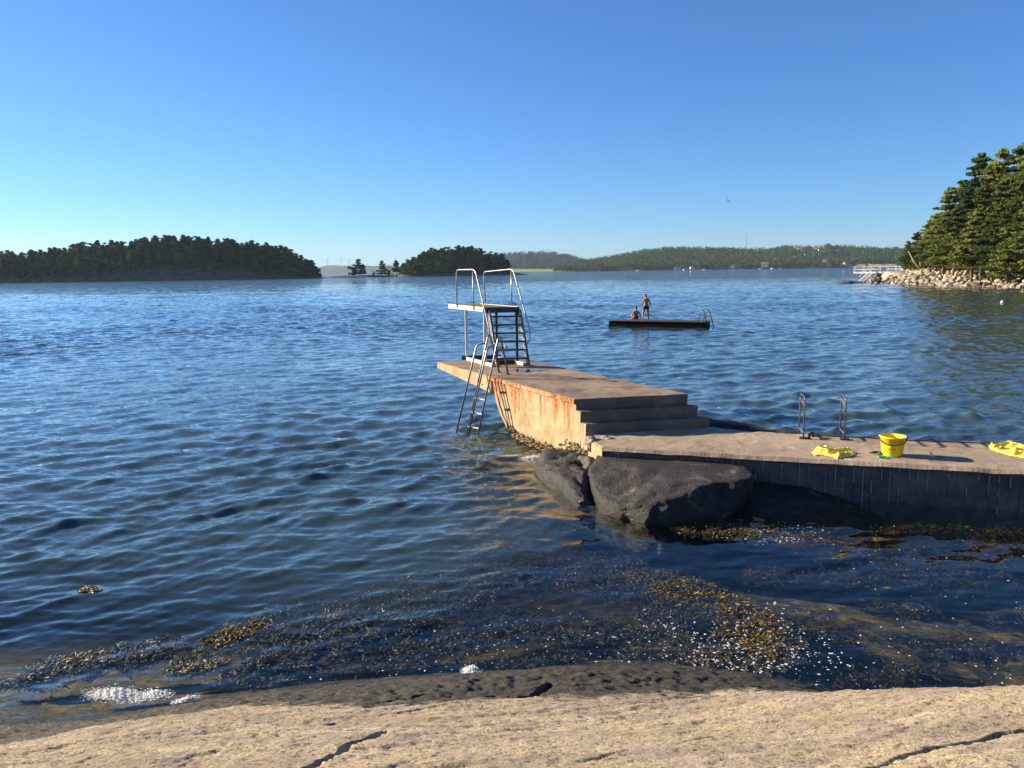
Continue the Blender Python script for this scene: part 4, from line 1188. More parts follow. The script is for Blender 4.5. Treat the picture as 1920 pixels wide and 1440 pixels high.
# riprap: each stone an object
stone_me = []
for s in range(7):
    bm = bmesh.new(); bmesh.ops.create_icosphere(bm, subdivisions=1, radius=1); r = random.Random(s + 50)
    for v in bm.verts: v.co *= r.uniform(.7, 1.15); v.co.z *= .72; v.co.x *= 1.2
    me = bpy.data.meshes.new('stone'); bm.to_mesh(me); bm.free(); me.materials.append(M['stone'] if s < 6 else M['stone_dark']); stone_me.append(me)
r = random.Random(77); pts = []
for i in range(60000):
    y = r.uniform(86, 157) if r.random() < .8 else r.uniform(104, 157); off = r.uniform(-.8, 7.6)
    x = 70.6 - 1.2 * math.sin(y * .11) - .7 * math.sin(y * .37) + max(0, y - 152) * .55 + off
    if abs(x / y) > .70: continue
    md = .95 if y < 100 else .75
    if all((x - a) ** 2 + (y - b_) ** 2 > md for a, b_, _ in pts): pts.append((x, y, off))
    if len(pts) >= 900: break
for i in range(90):
    q = P(r.uniform(1618, 1680), r.uniform(522, 531), 0); pts.append((q[0], min(q[1], 157) + r.uniform(-1, 1), -9.0))
pts.sort(key=lambda p: p[1])
extra = MB()
for i, (x, y, off) in enumerate(pts):
    s = r.uniform(.30, .66) * (1.0 if off < 6 else .75); z = float(head_z(np.array([x]), np.array([y]))[0]) + s * .22 if off > -5 else r.uniform(-.1, .25) + max(0, x - 66) * .12
    me = stone_me[6] if (off < .5 and r.random() < .75) else stone_me[r.randrange(6)]
    if i % 3 == 0 and i < 900:
        o = bpy.data.objects.new('stone', me); COL.objects.link(o); o.parent = head
        o.location = (x, y, z); o.rotation_euler = (r.uniform(-.6, .6), r.uniform(-.6, .6), r.uniform(0, 6.3)); o.scale = (s * r.uniform(.8, 1.4), s, s)
    else:
        rot = Matrix.Rotation(r.uniform(0, 6.3), 3, 'Z') @ Matrix.Rotation(r.uniform(-.6, .6), 3, 'X')
        extra.add([Vector((x, y, z)) + rot @ (v.co * s) for v in me.vertices], [tuple(p.vertices) for p in me.polygons])
o = extra.build('stones', M['stone'], head); o['kind'] = 'stuff'

protoP = [pine_proto(1), pine_proto(5, spread=3.5, layers=12, base=.18), pine_proto(9, spread=2.9, layers=10, base=.38, lean=.05)]
protoB = [broad_proto(2), broad_proto(8, H=4.2, R=2.4)]
def plant(protos, first, i, x, y, z, h, H0, rz, label, cat, group, wide=1.0):
    o = protos[i]
    if first[i]:
        first[i] = False; o.location = (x, y, z); o.rotation_euler = (0, 0, rz); o.scale = (h / H0 * wide, h / H0 * wide, h / H0)
    else: o = copy_tree(protos[i], None, (x, y, z), rz, (h / H0 * wide, h / H0 * wide, h / H0))
    tag(o, label, cat, group); return o
fP = [True] * 3; fB = [True] * 2; r = random.Random(9)
PL_ = [(1706, 452, 151, 2, 'small pine at the waterside tip of the headland wood, above the white footbridge'), (1722, 436, 149, 1, 'low spreading pine next to the tip of the headland wood'),
       (1742, 416, 146, 0, 'middle-height pine stepping up behind the low tip of the headland wood'), (1758, 402, 142, 1, None), (1777, 352, 140, 2, 'tall pine with tiered flat branches standing clear on the left edge of the headland wood'),
       (1775, 398, 134, 1, None), (1803, 345, 141, 1, None), (1836, 288, 137, 2, 'tall flat-topped pine rising alone against the sky, second highest of the headland'),
       (1826, 335, 131, 0, None), (1855, 312, 143, 1, None), (1868, 300, 133, 0, None), (1893, 279, 131, 2, 'tall rounded pine crown near the top right corner of the headland wood'), (1918, 272, 127, 0, 'highest pine of the headland, cut by the right picture edge'),
       (1946, 268, 122, 1, None), (1975, 262, 118, 0, None), (1795, 385, 127, 0, None), (1850, 348, 124, 1, None), (1886, 332, 120, 0, None), (1922, 322, 116, 1, None), (1832, 392, 121, 1, None), (1965, 300, 110, 0, None),
       (1872, 385, 117, 1, None), (1905, 375, 113, 0, None), (1748, 440, 138, 1, None), (1812, 425, 127, 0, None), (1942, 372, 108, 1, None), (1990, 330, 104, 0, None), (1846, 420, 119, 0, None), (1895, 425, 112, 1, None), (1786, 430, 131, 1, None)]
def under_of(u):
    return 'under the small tip pine' if u < 1735 else 'under the tall tiered pine' if u < 1795 else 'under the flat-topped pine' if u < 1855 else 'under the rounded tall pine' if u < 1905 else 'at the right picture edge'
def mid_lab(u, v):
    return ('sunlit pine near the top of the headland wood, ' if v < 350 else 'sunlit pine half way down the headland wood, ' if v < 405 else 'sunlit pine low in the headland wood, ') + under_of(u)
for i, (u, v, Yd, k, lab) in enumerate(PL_):
    q = PD(u, v, Yd); z = float(head_z(np.array([q[0]]), np.array([Yd]))[0]); h = q[2] - z
    plant(protoP, fP, k, q[0], Yd, z, h, 10.2, r.uniform(0, 6.3), lab or mid_lab(u, v), 'pine tree', 'pines of the wooded headland', 1.0 if h > 11 else 1.15)
for i, (u, v, Yd) in enumerate([(1697, 466, 152), (1712, 470, 148), (1730, 466, 146), (1748, 474, 141), (1768, 466, 137), (1788, 472, 133), (1806, 466, 130), (1826, 478, 127), (1846, 468, 124), (1868, 478, 121), (1890, 470, 117), (1912, 480, 114), (1936, 472, 111), (1960, 480, 107), (1738, 484, 141), (1800, 486, 128), (1860, 490, 119), (1925, 490, 110),
                                (1820, 446, 129), (1780, 448, 135), (1880, 446, 118)]):
    q = PD(u, v, Yd); z = float(head_z(np.array([q[0]]), np.array([Yd]))[0])
    x = max(q[0], 77.2 - 1.2 * math.sin(Yd * .11)); h = q[2] - z
    lab = 'pale green bush at the very tip of the headland above the rock slab' if i == 0 else ('tall light green bush ' if v < 460 else 'light green bush behind the shore stones ' if v < 475 else 'low light green bush at the edge of the shore stones ') + under_of(u)
    plant(protoB, fB, i % 2, x, Yd, z, h, 5.0, r.uniform(0, 6.3), lab, 'bush', 'bushes along the foot of the headland wood', 1.25)
mb = MB(); mb.tube([PD(1728, 509, 142), PD(1714, 490, 142), PD(1703, 471, 142)], [.22, .15, .05], 6); mb.build('stem', M['birch'], smooth=True)
o = bpy.data.objects['stem']; o.name = 'dead_trunk'; tag(o, 'pale dead trunk leaning left over the shore stones', 'trunk')
mb = MB(); mb.tube([PD(1725.5, 503, 143), PD(1725, 478, 143)], [.10, .05], 5); o = mb.build('dead_trunk', M['birch'], smooth=True); tag(o, 'thin upright pale stem just right of the leaning dead trunk', 'trunk')

# ------------------------------------------------------------------ white footbridge
f0 = PD(1600, 510, 158)
fb = empty('footbridge', (f0[0], f0[1], 0), -.62); tag(fb, 'white wooden footbridge with open railings reaching over the water from the headland', 'footbridge')
fz = f0[2]; Lb = (PD(1692, 510, 152)[0] - f0[0]) / math.cos(.62)
mb = MB(); mb.box((Lb / 2, .6, fz - .15), Lb, 1.3, .34); mb.build('deck', M['white'], fb)
for s_ in (-.05, 1.25):
    mb = MB(); mb.box((Lb / 2, s_, fz + 1.02), Lb, .07, .12); mb.build('handrail', M['white'], fb)
    for (a, b_) in ((.35, 1.6), (1.9, 2.9), (3.3, 4.4), (6.4, 7.6), (7.9, 8.9)):
        mb = MB(); mb.box(((a + b_) / 2, s_, fz + .52), b_ - a, .05, .14); mb.build('infill_board', M['white'], fb)
    for x in (.05, 1.75, 3.1, 4.8, 6.2, 7.75, Lb - .1):
        mb = MB(); mb.box((x, s_, fz + .5), .07, .07, 1.0); mb.build('post', M['white'], fb)
mb = MB(); mb.box((4.9, .6, fz / 2 - .5), .9, 1.1, fz + .5); mb.build('pier_base', M['stone_dark'], fb)
mb = MB(); mb.box((2.1, .6, fz / 2 - .3), .35, .5, fz - .2); mb.build('pier_base', M['stone_dark'], fb)
for i, dx in enumerate((0, .9)):
    mb = MB(); mb.beam((2.9 + dx, -.2, fz - .1), (1.6 + dx, -2.2, .35), .12, .10); mb.build('stringer', M['white'], fb)
    mb = MB(); mb.beam((2.9 + dx, -.2, fz + .8), (1.6 + dx, -2.2, 1.2), .07, .07); mb.build('stair_rail', M['white'], fb)
for i in range(7):
    f = (i + .5) / 7; mb = MB(); mb.box((3.35 - 1.3 * f, -.2 - 2.0 * f, fz - .1 - (fz - .45) * f), .9, .25, .05); mb.build('tread', M['white'], fb)
mb = MB(); mb.beam((4.3, -.1, fz - .1), (4.3, -.1, -.3), .16, .16, up=(1, 0, 0)); mb.build('pile', M['white'], fb)
# skerry under the bridge stair
tag(lumpy('rock_slab', (66.6, 152, -.25), (3.6, 2.2, .75), 31.2, .1, 4, 2.1, .12, 'stone_dark'), 'low dark rock awash at the foot of the footbridge stair', 'rock')

# ------------------------------------------------------------------ wooded islands
def sil(pts, u): return np.interp(u, [p[0] for p in pts], [p[1] for p in pts])
def px_u(x, y):          # picture column of a plan point near the horizon
    return 960 + FPX / math.cos(PITCH) * x / y * (1 / (1 + math.tan(PITCH) * 0)) 
isl_protos = [pine_proto(21, spread=2.9, layers=7, base=.30, sprays=15, size=.75, mat='needle_dark'), pine_proto(23, spread=3.3, layers=6, base=.2, sprays=18, size=.8, mat='needle_dark'), broad_proto(25, H=10, R=3.4, n=16, sprays=18, size=.8, name='pine_tree', mat='needle_dark')]
fI = [True] * 3
def under(V, us, rockv, seed):
    rs = np.random.default_rng(seed + 1); cs, rr = [], []
    for _ in range(6500):
        i = rs.integers(1, 118); j = rs.integers(1, 17); x, y, z = V[j, i] + rs.normal(0, 1.2, 3) * (1, 1, 0)
        u = us[i]
        if rockv is not None and HOR - .014 * (u - 960) - (z - EYE) / y * FPX > sil(rockv, u) + rs.normal(0, 1.2): continue
        s = rs.uniform(1.2, 2.6) if u > -50 else rs.uniform(4, 7); cs.append((x, y, z + s * .7)); rr.append((s * 1.2, s * 1.2, s))  # unseen tree-high clumps past the left edge, added to shade the island
    v, q = leaf_quads(cs, rr, 9, .9, rs, .1, tri=True)
    tag(link_mesh('undergrowth', np_mesh('undergrowth', v, q), M['needle_dark']), 'dark undergrowth between the island pines', 'undergrowth', kind='stuff')
def lab3(label, u, f):
    a, b = label.split('|')
    w = ' at the left-hand end' if u < 170 else ' below the highest part' if u < 430 else ' at the right-hand end' if u < 620 else ' on the left half' if u < 850 else ' on the right half'
    return a + (' on the crest' if f > .38 else ' low on the slope') + w + b
def island(name, top, front, th, x0, x1, Yc, dep, ntree, seed, label, group, rockv=None, yfr=(520, 545)):
    """top/front: (u, v) outlines of the tree tops and of the water's edge as seen from the rock"""
    us = np.linspace(x0, x1, 120); 
    nyy = 26; V = []
    zt = np.array([PD(u, sil(top, u), Yc)[2] for u in us]); yf = np.interp(us, [0, 990 if yfr[0] > 590 else 610], yfr)
    rs = np.random.default_rng(seed); r = random.Random(seed)
    hill = np.clip(zt - th, 1.2, None)
    ends = np.clip(np.minimum(np.arange(120), 119 - np.arange(120)) / 5, 0, 1)
    def hz(iu, f):   # f 0 at the front shore .. 1 at the back shore
        g = np.where(f < .5, smooth01(f * 2) ** .42, smooth01((1 - f) * 2))
        return hill[iu] * g * ends[iu]
    for j in range(nyy):
        f = j / (nyy - 1)
        for i, u in enumerate(us):
            y = yf[i] + (dep if True else 0) * f; d = ray(u, 508); x = d[0] / d[1] * y
            z = -1.0 + float(hz(np.array([i]), np.array([f]))[0]) + 1.0 * (0 if f in (0., 1.) else 1)
            V.append((x, y, z + .9 * float(vnoise(np.array([x * .16]), np.array([y * .12]))[0]) * (0 < f < 1)))
    V = np.array(V).reshape(nyy, 120, 3)
    me = np_mesh(name, V.reshape(-1, 3), grid_quads(nyy, 120)); o = link_mesh(name, me, M['islandrock'], smooth=True); tag(o, kind='structure')
    k = 0; tries = 0; used = []
    while k < ntree and tries < 9000:
        tries += 1; i = r.randrange(2, 118); f = r.uniform(.08, .62)
        u = us[i]; x, y, z = V[int(f * (nyy - 1)), i]
        if u < -45: continue
        d = ray(u, 508)
        if rockv is not None:
            # leave the bare rock free: the tree foot must stand above the rock line
            foot = HOR - .014 * (u - 960) - (z - EYE) / y * FPX
            if foot > sil(rockv, u): continue
        if any((x - a) ** 2 + (y - b_) ** 2 < 20 for a, b_ in used): continue
        used.append((x, y))
        hmax = PD(u, sil(top, u), y)[2] - z
        h = min(r.uniform(.65, 1.15) * th, hmax * r.uniform(.8, 1.04))
        if f > .38: h = hmax * r.uniform(.80, 1.05)
        if h < 3: continue
        plant(isl_protos, fI, r.randrange(3), x, y, z - .5, h, 10.2, r.uniform(0, 6.3), lab3(label, u, f), 'pine tree', group, r.uniform(1.15, 1.7)); k += 1
    under(V, us, rockv, seed); return k
top1 = [(-460, 492), (-300, 480), (-60, 470), (0, 469), (40, 471), (100, 464), (160, 454), (210, 449), (270, 447), (300, 441), (350, 438), (400, 441), (430, 446), (500, 455), (540, 463), (562, 476), (585, 489), (600, 503), (612, 516)]
front1 = [(-460, 535), (-60, 531), (0, 530), (300, 527), (420, 525), (520, 523), (612, 521)]
island('island', top1, front1, 11, -460, 610, 600, 95, 215, 5, 'dark pine| of the large island', 'pines of the large island',
       [(-60, 524), (100, 522), (190, 519), (250, 509), (300, 505), (420, 506), (480, 514), (540, 519), (612, 520)])
top2 = [(640, 512), (690, 511), (735, 500), (755, 492), (780, 478), (800, 468), (828, 461), (860, 460), (885, 459), (905, 466), (930, 471), (945, 478), (955, 495), (962, 508), (990, 513)]
front2 = [(640, 519), (740, 520), (860, 519), (960, 516), (990, 515)]
island('island', top2, front2, 9.5, 655, 990, 640, 70, 90, 8, 'dark pine| of the small island', 'pines of the small island',
       [(640, 505), (735, 513), (800, 516), (900, 515), (955, 512), (990, 500)], (570, 634))
# low skerries and the trees standing apart on them
mbk = [((605, 745), 519.5, 1.6, 620, 'low bare skerry between the two wooded islands')]
for (ua, ub), v, h, Yk, lab in mbk:
    a, b_ = PD(ua, v, Yk)[0], PD(ub, v, Yk)[0]
    tag(lumpy('skerry', ((a + b_) / 2, Yk, -.4), ((b_ - a) / 2, 9, h + .4), 4.4, 0, 5, 2.2, .03, 'islandrock', fine=.01), lab, 'skerry')
singles = [(672, 487, 9.5, 1, 'rounded pine standing alone on the skerry between the islands'), (661, 493, 8, 2, 'smaller pine leaning against the lone skerry pine'), (680, 496, 7, 0, 'low pine at the right foot of the lone skerry pine'), (701, 507, 3.6, 2, 'tiny bush-sized pine on the bare skerry'),
           (716, 490, 9.5, 1, 'pine at the near end of the small island, apart from its wood'), (727, 499, 7, 2, 'low pine beside the pine at the near end of the small island'), (742, 489, 9, 0, 'pine linking the near-end pine to the small island wood')]
for u, v, h, k, lab in singles:
    q = PD(u, v, 622); plant(isl_protos, fI, k, q[0], 622, .3, q[2] - .3, 10.2, u * .1, lab, 'pine tree', 'pines of the small island and its skerry', 1.15)

# ------------------------------------------------------------------ far shore
def hills(name, top, th, x0, x1, Yf, Yc, mat, n=140, noise=1.5, wf=None):
    us = np.linspace(x0, x1, n); V = []
    for j, f in enumerate((0, .03, .25, .5, .75, 1.0, 1.4)):
        y = Yf + (Yc - Yf) * f
        for u in us:
            zt = max(.5, PD(u, sil(top, u), Yc)[2] - th); d = ray(u, 508)
            g = (-.02, .03, .22, .52, .82, 1.0, .2)[j]
            x = d[0] / d[1] * y
            V.append((x, y, zt * g + noise * float(vnoise(np.array([x * .02]), np.array([y * .02]))[0]) * (j > 1)))
    me = np_mesh(name, np.array(V), grid_quads(7, n)); o = link_mesh(name, me, M[mat], smooth=True); tag(o, kind='structure')
    return np.array(V).reshape(7, n, 3)
topA = [(1040, 505), (1060, 497), (1085, 492), (1108, 488), (1150, 480), (1200, 471), (1250, 464), (1330, 465), (1400, 467), (1440, 466), (1480, 461), (1510, 464), (1550, 459), (1600, 464), (1640, 465), (1700, 466), (1760, 466)]
VA = hills('hills', topA, 9, 1040, 1780, 1640, 2150, 'soil')
topB = [(925, 478), (950, 474), (980, 472), (1010, 471), (1040, 472), (1070, 477), (1095, 485), (1130, 497), (1150, 503)]
VB = hills('hills', topB, 12, 900, 1160, 2700, 3200, 'soil')
topC = [(400, 498), (560, 497), (600, 499), (660, 497), (720, 497), (760, 499), (860, 500), (960, 503), (1010, 505)]
VC = hills('far_ridge', topC, 0, 300, 1010, 4700, 5100, 'ridge', noise=6)
# everything the far slopes are covered with, one wood
def wood(V, n, seed, h0, h1, skip=None, name='forest'):
    rs = np.random.default_rng(seed); cs, rr = [], []
    nj, ni = V.shape[:2]
    for _ in range(n):
        a, b_ = rs.uniform(.9, nj - 1.6), rs.uniform(0, ni - 1.01); j, i = int(a), int(b_); fa, fb_ = a - j, b_ - i
        p = V[j, i] * (1 - fa) * (1 - fb_) + V[j + 1, i] * fa * (1 - fb_) + V[j, i + 1] * (1 - fa) * fb_ + V[j + 1, i + 1] * fa * fb_
        if skip is not None and skip(p): continue
        h = rs.uniform(h0, h1); w = h * rs.uniform(.28, .55)
        cs.append((p[0], p[1], p[2] + h * .48)); rr.append((w, w, h * .52))
    v, q = leaf_quads(cs, rr, 20, 2.4, rs, .1, tri=True)
    o = link_mesh(name, np_mesh(name, v, q), M['forest']); tag(o, 'mixed wood covering the far shore hills' if V is VA else 'hazy wood on the hill beyond the small island', 'forest', kind='stuff')
def col_of(p):
    return 960 + (p[0] / p[1]) * FPX * 1.0108 if True else 0
HOUSES = [(1434, 499, 1660, 15, 9, 8, 'wallwhite', 'roofgrey', 'large white house with a steep gable close to the far shore'),
          (1355, 505, 1648, 12, 7, 5, 'wallred', 'roofred', 'red boathouse on the far shore left of the white house'),
          (1271, 504, 1655, 14, 7, 4.5, 'wallwhite', 'roofred', 'low pale cottage at the foot of the far wood'),
          (1298, 503, 1660, 9, 6, 4, 'wallwhite', 'roofgrey', 'tiny pale shed right of the low pale cottage'),
          (1374, 501, 1675, 8, 6, 4, 'wallwhite', 'roofgrey', 'small white hut between boathouse and white house'),
          (1500, 470, 2080, 10, 8, 9, 'wallwhite', 'roofgrey', 'narrow white house highest on the far hill'),
          (1530, 466, 2110, 9, 8, 7, 'wallwhite', 'roofgrey', 'white house just under the far hill top, right of the narrow one'),
          (1541, 472, 2050, 20, 9, 7, 'wallwhite', 'roofgrey', 'wide pale villa on the far hill'),
          (1514, 481, 1950, 16, 9, 8, 'wallwhite', 'roofgrey', 'white villa half way up the far hill'),
          (1574, 473, 2040, 12, 8, 6, 'wallwhite', 'roofgrey', 'white house on the right shoulder of the far hill'),
          (1586, 495, 1700, 9, 7, 5, 'wallwhite', 'roofgrey', 'small white house left of the stubble field'),
          (1603, 489, 1790, 11, 7, 6, 'wallred', 'roofred', 'reddish house at the left corner of the stubble field'),
          (1548, 490, 1760, 12, 7, 5, 'wallwhite', 'roofgrey', 'low grey-white house among trees below the villas'),
          (1491, 484, 1900, 9, 7, 5, 'wallwhite', 'roofgrey', 'little white house left of the half-way villa')]
def skipA(p):
    u = col_of(p)
    if 1603 < u < 1684 and p[1] < 1722: return not (abs(u - 1629) < 3 and p[1] < 1670)
    for h in HOUSES:
        if abs(u - h[0]) < 9 and h[2] - 90 < p[1] < h[2] + 12: return True
    return False
wood(VA, 5200, 3, 9, 17, skipA)
wood(VB, 1700, 4, 12, 20)
# fields
n = 16; F = []
VU = np.linspace(1040, 1780, VA.shape[1]); VF = np.array((0, .03, .25, .5, .75, 1.0, 1.4))
def hillA(u, f):
    j = min(int(np.searchsorted(VF, f)), 6); j0 = max(0, j - 1); t_ = (f - VF[j0]) / max(1e-6, VF[j] - VF[j0])
    k = np.interp(u, VU, np.arange(len(VU))); i0 = int(k); g = k - i0
    A0 = VA[j0, i0] * (1 - g) + VA[j0, i0 + 1] * g; B0 = VA[j, i0] * (1 - g) + VA[j, i0 + 1] * g
    return A0 * (1 - t_) + B0 * t_
for j in range(n):
    for i in range(n):
        p = hillA(1604 + 78 * i / (n - 1) + (3 if j > 8 else -2) * (i == 0), .05 + (.10 + .02 * math.sin(i * 1.7) + .03 * math.sin(i * .45)) * j / (n - 1)); F.append((p[0], p[1], p[2] + 1.0))
o = link_mesh('stubble_field', np_mesh('stubble_field', np.array(F), grid_quads(n, n)), M['gold']); tag(o, kind='structure')
n = 14; F = []
a, b_, c, d = PD(950, 511, 1500), PD(1100, 509.5, 1640), PD(1060, 504.5, 1900), PD(950, 504.5, 1900)
for j in range(n):
    for i in range(n):
        f, g = i / (n - 1), j / (n - 1); p = (a * (1 - f) + b_ * f) * (1 - g) + (d * (1 - f) + c * f) * g
        F.append((p[0], p[1], max(.3, p[2]) + .3))
o = link_mesh('meadow', np_mesh('meadow', np.array(F), grid_quads(n, n)), M['meadow']); tag(o, kind='structure')
def house(u, v, Y, w, d_, h, wm, rm, lab):
    p = PD(u, v, Y); o = empty('house', tuple(p), -.15 + .3 * ((u * 7) % 3 - 1)); tag(o, lab, 'house')
    mb = MB(); mb.box((0, 0, h * .3 - 1), w, d_, h * .6 + 2)
    z = h * .6
    mb.add([(-w / 2, -d_ / 2, z), (-w / 2, d_ / 2, z), (-w / 2, 0, h)], [(0, 1, 2)]); mb.add([(w / 2, -d_ / 2, z), (w / 2, d_ / 2, z), (w / 2, 0, h)], [(0, 2, 1)])
    mb.build('wall', M[wm], o)
    mb = MB(); e = .5; s = (h - z) / (d_ / 2)
    for sg in (-1, 1):
        mb.add([(-w / 2 - e, 0, h + .25), (w / 2 + e, 0, h + .25), (w / 2 + e, sg * (d_ / 2 + e), z - e * s + .25), (-w / 2 - e, sg * (d_ / 2 + e), z - e * s + .25),
                (-w / 2 - e, 0, h + .02), (w / 2 + e, 0, h + .02), (w / 2 + e, sg * (d_ / 2 + e), z - e * s + .02), (-w / 2 - e, sg * (d_ / 2 + e), z - e * s + .02)],
               [(0, 1, 2, 3), (4, 7, 6, 5), (3, 2, 6, 7), (0, 3, 7, 4), (1, 5, 6, 2)])
    mb.build('roof', M[rm], o)
    k = max(2, int(w // 3.5))
    for i in range(k):
        x = -w / 2 + w * (i + .5) / k; mb = MB(); mb.box((x, -d_ / 2 - .04, h * .32), 1.1, .12, 1.3); mb.build('window', M['glass'], o)
    mb = MB(); mb.box((w * .2, 0, h + .5), .8, .8, 1.6); mb.build('chimney', M['roofred'], o)
    return o
for h in HOUSES: house(*h)
# boats moored along the far shore
def boat(u, v, Y, L, lab, mast=0.0):
    p = PD(u, v, Y); o = empty('boat', (p[0], p[1], .1), .3 * ((u * 3) % 5 - 2)); tag(o, lab, 'boat', 'boats along the far shore')
    vs = []; fs = []
    st = [(-.5, .16, .0), (-.25, .20, .0), (.1, .19, .02), (.35, .12, .05), (.5, .005, .09)]
    for x, w, z in st: vs += [(x * L, -w * L, z * L + .9), (x * L, -w * L * .6, -.3), (x * L, w * L * .6, -.3), (x * L, w * L, z * L + .9)]
    for i in range(4):
        for k in range(3): fs.append((i * 4 + k, i * 4 + k + 4, i * 4 + k + 5, i * 4 + k + 1))
        fs.append((i * 4 + 3, i * 4 + 7, i * 4 + 4, i * 4))
    fs.append((0, 1, 2, 3)); MB().add(vs, fs).build('hull', M['white'], o)
    mb = MB(); mb.box((-.05 * L, 0, 1.3), L * .35, L * .24, .9); mb.build('cabin', M['white'], o)
    if mast: mb = MB(); mb.tube([(0, 0, 1), (0, 0, mast)], .12, 5); mb.build('mast', M['white'], o)
for u, v, L, lab in ((1195, 508.5, 9, 'white boat moored left of all others at the far shore'), (1283, 507, 8, 'white boat moored below the low pale cottage'), (1320, 506, 9, 'white boat moored left of the red boathouse'), (1448, 504.5, 9, 'white boat moored just right below the large white house'), (1462, 504.2, 7, 'smaller white boat moored to the right of the boat below the white house'), (1425, 505, 7, 'white boat moored below the large white house')):
    boat(u, v, 1600, L, lab)
# masts and turbines
p = PD(1399, 470, 2100); top_ = PD(1397, 434, 2100); m_ = empty('radio_mast', (p[0], p[1], p[2] - 10)); tag(m_, 'thin radio mast rising over the far wooded hill', 'mast')
mb = MB(); mb.tube([(0, 0, 0), (0, 0, top_[2] - p[2] + 10)], [.55, .3], 6); mb.build('shaft', M['darksteel'], m_)
p = PD(961, 516, 636); top_ = PD(960, 489, 636); m_ = empty('beacon_pole', (p[0], p[1], 0)); tag(m_, 'grey pole standing at the right end of the small island', 'pole')
mb = MB(); mb.tube([(0, 0, 0), (0, 0, top_[2])], [.22, .14], 6); mb.build('shaft', M['galv'], m_)
mb = MB(); mb.box((0, 0, top_[2]), 1.0, .5, .8); mb.build('lamp_head', M['galv'], m_)
for u, v, lab in ((614, 487, 'wind turbine farthest left on the pale ridge'), (640, 486, 'wind turbine between its two neighbours on the pale ridge'), (654, 488, 'wind turbine nearest to the lone skerry pine')):
    hub = PD(u, v, 4900); o = empty('wind_turbine', (hub[0], hub[1], 20)); tag(o, lab, 'wind turbine', 'wind turbines on the pale ridge')
    hz_ = hub[2] - 20
    mb = MB(); mb.tube([(0, 0, 0), (0, 0, hz_)], [1.8, 1.0], 8); mb.build('tower', M['galv'], o)
    for k_ in range(3):
        a_ = u + 2.094 * k_; mb = MB(); mb.tube([(0, -2, hz_), (26 * math.sin(a_), -2, hz_ + 26 * math.cos(a_))], [1.0, .25], 5); mb.build('blade', M['galv'], o)
# ------------------------------------------------------------------ bladderwrack floating in the shallows
# (column, row, half-width, half-height, slope, amount, depth below the surface, brightness)
WEED = [(130, 1243, 75, 16, -.16, 900, .02, .78), (230, 1225, 110, 20, -.20, 1200, .03, .6), (60, 1262, 70, 10, -.1, 350, .05, .3),
        (440, 1190, 60, 16, -.35, 420, .01, .95), (370, 1240, 50, 18, -.2, 350, .02, .9), (480, 1150, 90, 14, -.35, 260, .04, .6), (165, 1106, 22, 6, -.1, 60, .0, 1.0),
        (640, 1165, 180, 42, -.30, 3600, .03, .62), (780, 1120, 150, 40, -.25, 3000, .03, .6), (560, 1215, 130, 26, -.28, 1300, .06, .45), (900, 1075, 110, 30, -.2, 1300, .05, .55),
        (760, 1190, 150, 34, -.1, 1500, .08, .45), (860, 1040, 80, 16, -.2, 420, .05, .5), (1010, 1060, 90, 22, -.1, 500, .10, .4), (960, 1150, 90, 24, 0, 500, .12, .35),
        (900, 905, 70, 34, .5, 900, .03, .35), (860, 935, 60, 18, .45, 420, .04, .2), (890, 870, 34, 12, 0, 300, .02, .6), (1010, 950, 60, 18, .3, 200, .1, .2),
        (1180, 1085, 110, 26, .05, 1300, .06, .5), (1290, 1110, 95, 26, .25, 1500, .02, .85), (1390, 1150, 70, 26, .35, 1200, .02, .9), (1420, 1200, 70, 26, .1, 1300, .02, .85), (1370, 1240, 90, 20, 0, 1200, .02, .7), (1260, 1140, 70, 18, .1, 500, .05, .6),
        (1160, 1050, 70, 20, .1, 500, .10, .3), (1410, 998, 110, 14, .05, 1100, .01, .7), (1330, 990, 60, 10, 0, 400, .02, .6), (1480, 1010, 60, 9, .05, 260, .02, .6),
        (1230, 1215, 70, 22, 0, 500, .14, .45), (1110, 1165, 80, 20, .05, 500, .12, .6), (1020, 1225, 80, 16, -.05, 500, .14, .4), (1150, 1232, 90, 14, 0, 500, .12, .4), (1240, 1180, 60, 14, .1, 240, .05, .7),
        (1650, 1255, 80, 20, .05, 380, .16, .45), (1720, 1240, 50, 12, .1, 200, .12, .5), (1840, 1193, 60, 15, .15, 420, .12, .55), (1580, 1065, 70, 10, .05, 220, .12, .4), (1450, 1062, 60, 10, .05, 240, .10, .45),
        (1690, 1130, 60, 10, .1, 220, .06, .5), (1760, 1045, 120, 30, .1, 800, .15, .25), (1880, 1010, 80, 22, .1, 560, .12, .3), (1620, 1020, 90, 16, .05, 400, .12, .35), (1560, 1150, 90, 22, .2, 260, .16, .35), (1900, 1150, 40, 10, .1, 120, .05, .5),
        (1740, 1200, 60, 12, .1, 160, .1, .4), (1860, 985, 70, 8, .05, 180, .06, .4), (1700, 985, 60, 7, .0, 120, .05, .45)]
rs = np.random.default_rng(31)
cx, cy, cz, cb = [], [], [], []
for (u, v, a, b_, sl, n, dp, br) in WEED:
    g = rs.normal(size=(int(n * 1.5), 2)) * .55
    g = g[(g ** 2).sum(1) < 1.6]
    # gather them into tufts
    uu = u + g[:, 0] * a; vv = v + g[:, 1] * b_ + sl * g[:, 0] * a
    keep = vnoise(uu * .045, vv * .14, 2.0) + .35 * vnoise(uu * .16, vv * .4, 5.) > -.30
    for U, V_ in zip(uu[keep], vv[keep]):
        q = P(U, V_, 0); cx.append(q[0]); cy.append(q[1]); cz.append(dp); cb.append(br)
cx, cy, cz, cb = map(np.array, (cx, cy, cz, cb))
surf = sea(cx, cy)
gz = ground0(cx, cy)
